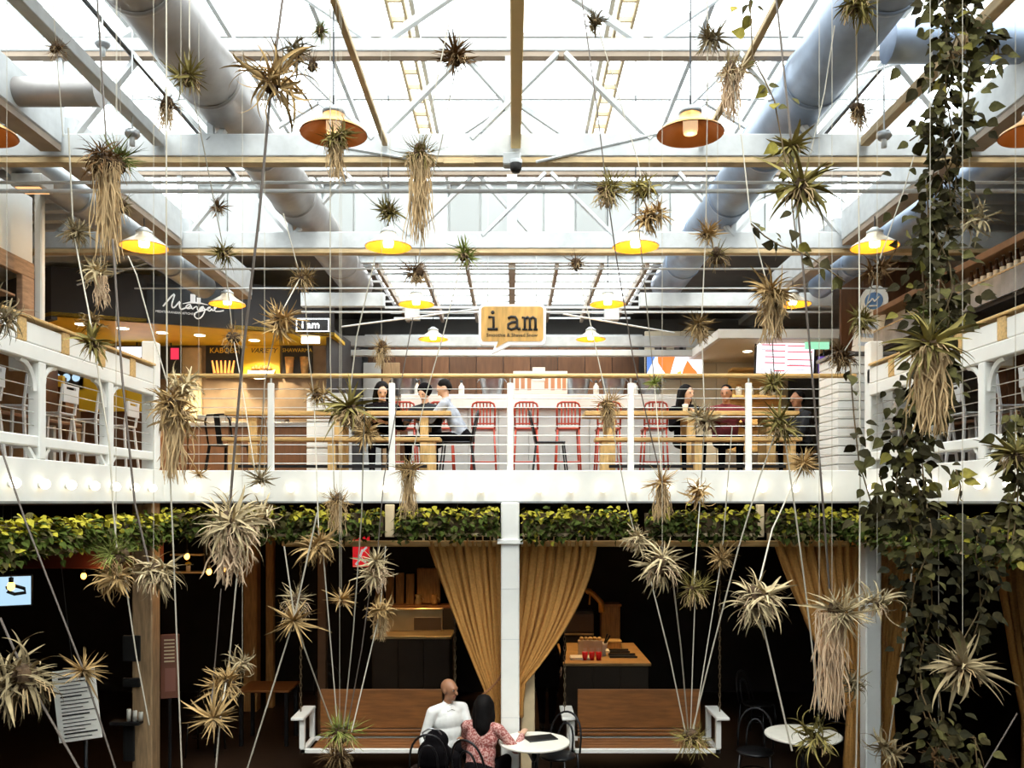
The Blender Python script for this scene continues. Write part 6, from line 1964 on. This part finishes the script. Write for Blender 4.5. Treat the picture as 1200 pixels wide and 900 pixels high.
Wd = [
 ('thick dark wire from the top edge down to the shaggy bearded plant', [(114, 0), (124, 160), (130, 215)], 1, .005),
 ('thick brown wire leaving the bearded plant and running down to the worn column plants', [(132, 280), (143, 440), (158, 590), (176, 668)], 1, .005),
 ('pale vertical wire running the full height left of the shop sign', [(195, 0), (195, 300), (196, 480), (203, 640), (213, 900)], 0, .0035),
 ('thick brown wire from the biggest curly plant down behind the shop lamp', [(331, 0), (318, 98), (304, 250), (284, 420), (272, 560), (268, 612)], 1, .005),
 ('pale wire from the top edge past the nearest left lamp to the fascia', [(387, 0), (387, 160), (387, 420), (392, 585)], 0, .003),
 ('thin wire from the left duct pair down past the third row lamp', [(222, 0), (222, 90), (244, 200), (262, 293), (273, 394), (284, 455), (300, 560)], 0, .003),
 ('wire between the drooping plant and the narrow olive plant at the left railing', [(80, 150), (86, 272), (103, 360), (110, 402), (128, 520), (133, 600), (138, 650)], 0, .004),
 ('thin wire from the heater lamp clump at the upper left corner', [(62, 0), (66, 57), (74, 160)], 0, .0025),
 ('wire crossing the charcoal fascia just left of the shop sign', [(150, 300), (160, 322), (180, 395), (205, 478)], 0, .003),
 ('wire carrying the two round tan plants at the right end of the shop', [(332, 250), (352, 325), (325, 375), (310, 450), (303, 562)], 0, .003),
 ('wire from the tan dark hearted plant down to the railing plant', [(356, 325), (362, 420), (368, 465), (374, 640)], 0, .003),
 ('long brown wire from the left edge at the side fascia to the notice sheet', [(0, 522), (30, 612), (98, 786), (135, 900)], 1, .0045),
 ('dark wire from the left edge through the very large lower left plant', [(0, 724), (30, 792), (92, 900)], 1, .004),
 ('pale wire between the worn column plants and the candle shelf', [(146, 676), (160, 770), (175, 850)], 0, .0035),
 ('pale wire through the lower left trio of air plants', [(279, 660), (268, 780), (258, 842), (253, 900)], 0, .004),
 ('brown thin wire left of the lower left trio', [(259, 690), (250, 800), (246, 842)], 1, .003),
 ('long pale wire slanting from the curtain rod to the bottom edge left of the swing', [(372, 600), (344, 728), (290, 900)], 0, .004),
 ('wire from the spreading star plant down to the green plant at the swing', [(333, 640), (346, 730), (392, 858)], 0, .0035),
 ('pale wire straight down from the rod to the green plant at the left swing', [(378, 640), (388, 760), (396, 858)], 0, .003),
 ('wire from the fascia past the red sign to the green plant at the swing', [(427, 480), (424, 600), (414, 740), (402, 858)], 0, .003),
 ('brown wire left of the steel bar counter', [(437, 664), (424, 760), (406, 858)], 1, .003),
 ('wire from the small plant before the bar counter down to the swing plant', [(452, 640), (445, 718), (412, 858)], 0, .0035),
 ('paired wires from the top edge to the splayed brown plant, left strand', [(532, 0), (519, 60), (505, 130), (495, 178)], 0, .003),
 ('paired wires from the top edge to the splayed brown plant, right strand', [(542, 0), (537, 66), (526, 120), (517, 168), (500, 230), (489, 320)], 0, .003),
 ('wire from the grassy ball to the small tan plant before the brown wall', [(440, 300), (418, 395), (408, 478)], 0, .003),
 ('wire hanging from the green star plant past the yellow sign to the fringed plant', [(543, 298), (520, 390), (500, 460), (486, 520), (479, 550)], 0, .0032),
 ('thin brown wire left of the middle of the boarded wall', [(484, 372), (468, 460), (450, 560), (441, 663)], 1, .0028),
 ('long dark wire from the top edge to the round grassy plant right of centre', [(682, 0), (700, 130), (711, 222), (722, 300), (742, 420), (765, 520), (776, 565)], 1, .0035),
 ('thin wire from the twisted plant to the tall tangled pair', [(698, 24), (718, 90), (748, 190), (753, 222)], 0, .003),
 ('wire from under the second truss to the tan plant at the oak table', [(675, 308), (690, 370), (713, 476), (735, 590), (745, 630)], 0, .003),
 ('wire from the yellow green handrail plant down to the star plant', [(748, 260), (757, 350), (767, 449), (774, 540), (776, 565)], 0, .003),
 ('wire passing the nearest right lamp and the two small plants right of centre', [(829, 0), (829, 120), (827, 274), (822, 383), (826, 492), (821, 577), (813, 690)], 0, .0032),
 ('wire from the pale grassy plant down into the shaggy tan plant', [(857, 80), (870, 170), (880, 260), (902, 345), (908, 452)], 0, .003),
 ('thick dark wire through the large dark air plant and down across the fascia', [(910, 0), (928, 172), (938, 280), (950, 420), (962, 560), (972, 690)], 1, .0055),
 ('long pale wire running the full height left of the right column', [(1003, 6), (1005, 130), (1007, 300), (1008, 560), (1007, 708), (1003, 900)], 0, .004),
 ('pale wire running beside the right duct to the large dark plant', [(978, 30), (966, 110), (950, 180)], 0, .003),
 ('wire slanting from the plant pair at the right railing post', [(913, 496), (890, 560), (866, 640), (835, 760), (810, 862)], 0, .004),
 ('wire from the small tan rod plant down to the swing arm plant', [(858, 500), (846, 651), (830, 750), (812, 862)], 0, .003),
 ('wire from the big white leaved plant down to the swing arm plant, left strand', [(760, 670), (785, 770), (804, 862)], 0, .0035),
 ('wire from the big white leaved plant down to the swing arm plant, right strand', [(786, 660), (798, 760), (807, 862)], 0, .0035),
 ('wire from the olive tufted plant straight down to the swing arm plant', [(815, 690), (812, 770), (809, 862)], 0, .003),
 ('wire from the boarded pillar plant crossing down to the large sweeping plant', [(942, 541), (905, 620), (886, 698), (912, 810), (928, 880)], 0, .004),
 ('pale wire from the railing post plant to the white spiky plant', [(918, 500), (932, 600), (945, 700), (960, 830)], 0, .004),
 ('pale wire down from the vine past the right curtain', [(1072, 640), (1058, 760), (1040, 880)], 0, .0035),
 ('brown wire at the bottom right corner', [(1192, 836), (1172, 870), (1154, 900)], 1, .004),
 ('wire behind the vine from the clump under the far right lamp', [(1090, 120), (1060, 220), (1026, 318), (1010, 380), (985, 418)], 0, .003),
]
for lab, pts, dk, r in Wd:
    wire(lab, pts, bool(dk), r)
    WP.append(pts)
# plants no wire passes hang from a fine thread of their own
for (t, x, y, c) in TH:
    if not on_wire(x, y):
        MB().tube([(0, 0, 0), (0, 0, zz(2.85) - c.z)], .0013, 5).build('suspension_thread', WIREL, t)

# ================================================================ TRAILING VINES
def vine(label, path, Y, spread, n, size, cap=240, tones=(VINE1, VINE2, VINE3), pw=(8, 8, 1), seed=1, stems=3):
    q = random.Random(seed)
    base = P(path[0][0], path[0][1], Y)
    t = thing('trailing_vine', label, 'vine', base)
    pts = [P(x, y, Y) - base for x, y in path]
    seg = [(pts[i + 1] - pts[i]).length for i in range(len(pts) - 1)]
    tot = sum(seg)
    def at(u):
        d = u * tot
        for i, s in enumerate(seg):
            if d <= s or i == len(seg) - 1: return pts[i].lerp(pts[i + 1], min(1, d / s)), i
            d -= s
    sp = spread * Y / FPX
    curves = []
    for k in range(stems):
        a = q.uniform(0, 6.28)
        cs = []
        m_ = max(6, int(tot / .12))
        for i in range(m_ + 1):
            p, _ = at(i / m_)
            w_ = sp * .45 * (0 if stems == 1 else 1)
            cs.append(p + Vector((w_ * sin(a + i * .9 + k), w_ * cos(a + i * .7), 0)))
        curves.append(cs)
        MB().tube(cs, .0035, 5).build('stem', mat('vine_stem', (.14, .09, .035), .8), t, True)
    mbs = MB(); cnt = 0
    ks = [m for m, w_ in zip(tones, pw) for _ in range(w_)]
    order = []
    for i in range(n):
        cs = curves[q.randrange(len(curves))]
        j = q.random() * (len(cs) - 1.001)
        p = cs[int(j)].lerp(cs[int(j) + 1], j % 1)
        a = q.uniform(0, 2 * pi)
        rr_ = abs(q.gauss(0, .55)) * sp
        p = p + Vector((cos(a) * rr_, sin(a) * rr_ * .7, q.uniform(-.03, .03)))
        d = Vector((cos(a), sin(a) - .4, q.uniform(-1.4, .1)))
        order.append((p.y, p, d, q.uniform(.7, 1.3) * size * Y / FPX, ks[q.randrange(len(ks))], q.randrange(6), q.uniform(-.8, .8)))
    order.sort(key=lambda e: e[0])       # the nearest leaves are the ones seen largest
    idx = {m: i for i, m in enumerate(tones)}
    for (_, p, d, s, m, k, ro) in order:
        R = orient(d, (0, -1, .3), ro)
        if cnt < cap:
            o = bpy.data.objects.new('leaf', leaf_mesh('ivy', m, k)[0]); COL.objects.link(o); o.parent = t
            M = R.to_4x4(); M.translation = p
            o.matrix_local = M @ Matrix.Diagonal((s, s, s, 1))
            cnt += 1
        else:
            add_leaf(mbs, 'ivy', k, p, R, s, idx[m])
    if mbs.v:
        o = mbs.build('leaf_mass', list(tones), t); o['kind'] = 'stuff'
    return t
vine('thick trailing vine hanging from the top right down past the side railing', [(1122, -40), (1118, 60), (1112, 160), (1106, 260), (1092, 360), (1082, 450), (1074, 540), (1066, 600)], 3.9, 34, 1050, 14, 290, seed=2, stems=4)
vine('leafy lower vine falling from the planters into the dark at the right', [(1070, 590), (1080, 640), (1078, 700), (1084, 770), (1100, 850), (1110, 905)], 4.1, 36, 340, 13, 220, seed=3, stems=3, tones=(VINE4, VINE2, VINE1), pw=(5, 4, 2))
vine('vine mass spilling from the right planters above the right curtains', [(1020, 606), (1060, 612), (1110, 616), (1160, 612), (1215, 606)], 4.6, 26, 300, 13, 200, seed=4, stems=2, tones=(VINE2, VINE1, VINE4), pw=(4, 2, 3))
vine('vine strand hanging by the black gap right of the second curtain', [(1150, 620), (1156, 680), (1140, 740), (1120, 770)], 4.3, 22, 90, 14, 90, seed=5, stems=2, tones=(VINE4, VINE2, VINE1), pw=(5, 4, 1))
vine('vine hanging along the right edge beside the side railing', [(1200, 480), (1192, 540), (1186, 600), (1184, 660)], 4.0, 17, 110, 14, 110, seed=6, stems=2)
vine('sparse green tendril left of the thick wire in the upper right', [(878, -20), (882, 70), (906, 110), (926, 220), (934, 290)], 4.2, 16, 24, 15, 24, seed=7, stems=1, tones=(VINE1, VINE3, VINE2), pw=(3, 2, 1))
vine('thin tendril with few leaves before the white boarded pillar', [(996, 425), (1000, 480), (1006, 540), (1024, 600)], 4.1, 9, 14, 17, 14, seed=8, stems=1, tones=(VINE2, VINE1, VINE3), pw=(3, 1, 0))
vine('sparse tendril swinging across below the far right pendant lamp', [(880, 262), (905, 285), (945, 298), (990, 330)], 4.0, 10, 16, 14, 16, seed=9, stems=1)
vine('leafy side shoot reaching left from the thick vine at the top right', [(1110, 130), (1088, 150), (1066, 165)], 3.9, 12, 14, 17, 14, seed=10, stems=1, tones=(VINE1, VINE2, VINE3), pw=(3, 1, 1))
vine('side shoot of small leaves reaching right from the thick vine top', [(1125, 10), (1150, 30), (1172, 50), (1150, 90)], 3.9, 16, 46, 16, 46, seed=11, stems=2)
vine('dry brown tendrils at the bottom right beneath the broad dusky plant', [(1090, 840), (1110, 865), (1140, 860), (1150, 900)], 4.1, 15, 36, 13, 36, seed=12, stems=2, tones=(IVY3, VINE2, VINE1), pw=(3, 2, 1))
for k, (x, y) in enumerate(((1050, 560), (1080, 575), (1120, 570), (1030, 575))):
    vine('small leafy sprig over the right end of the white fascia, %s' % ['beside the thick vine', 'crossing the thick vine', 'right of the thick vine', 'nearest the right corner post'][k], [(x, y - 20), (x + 6, y), (x + 2, y + 22)], 4.3, 10, 9, 15, 9, seed=20 + k, stems=1)
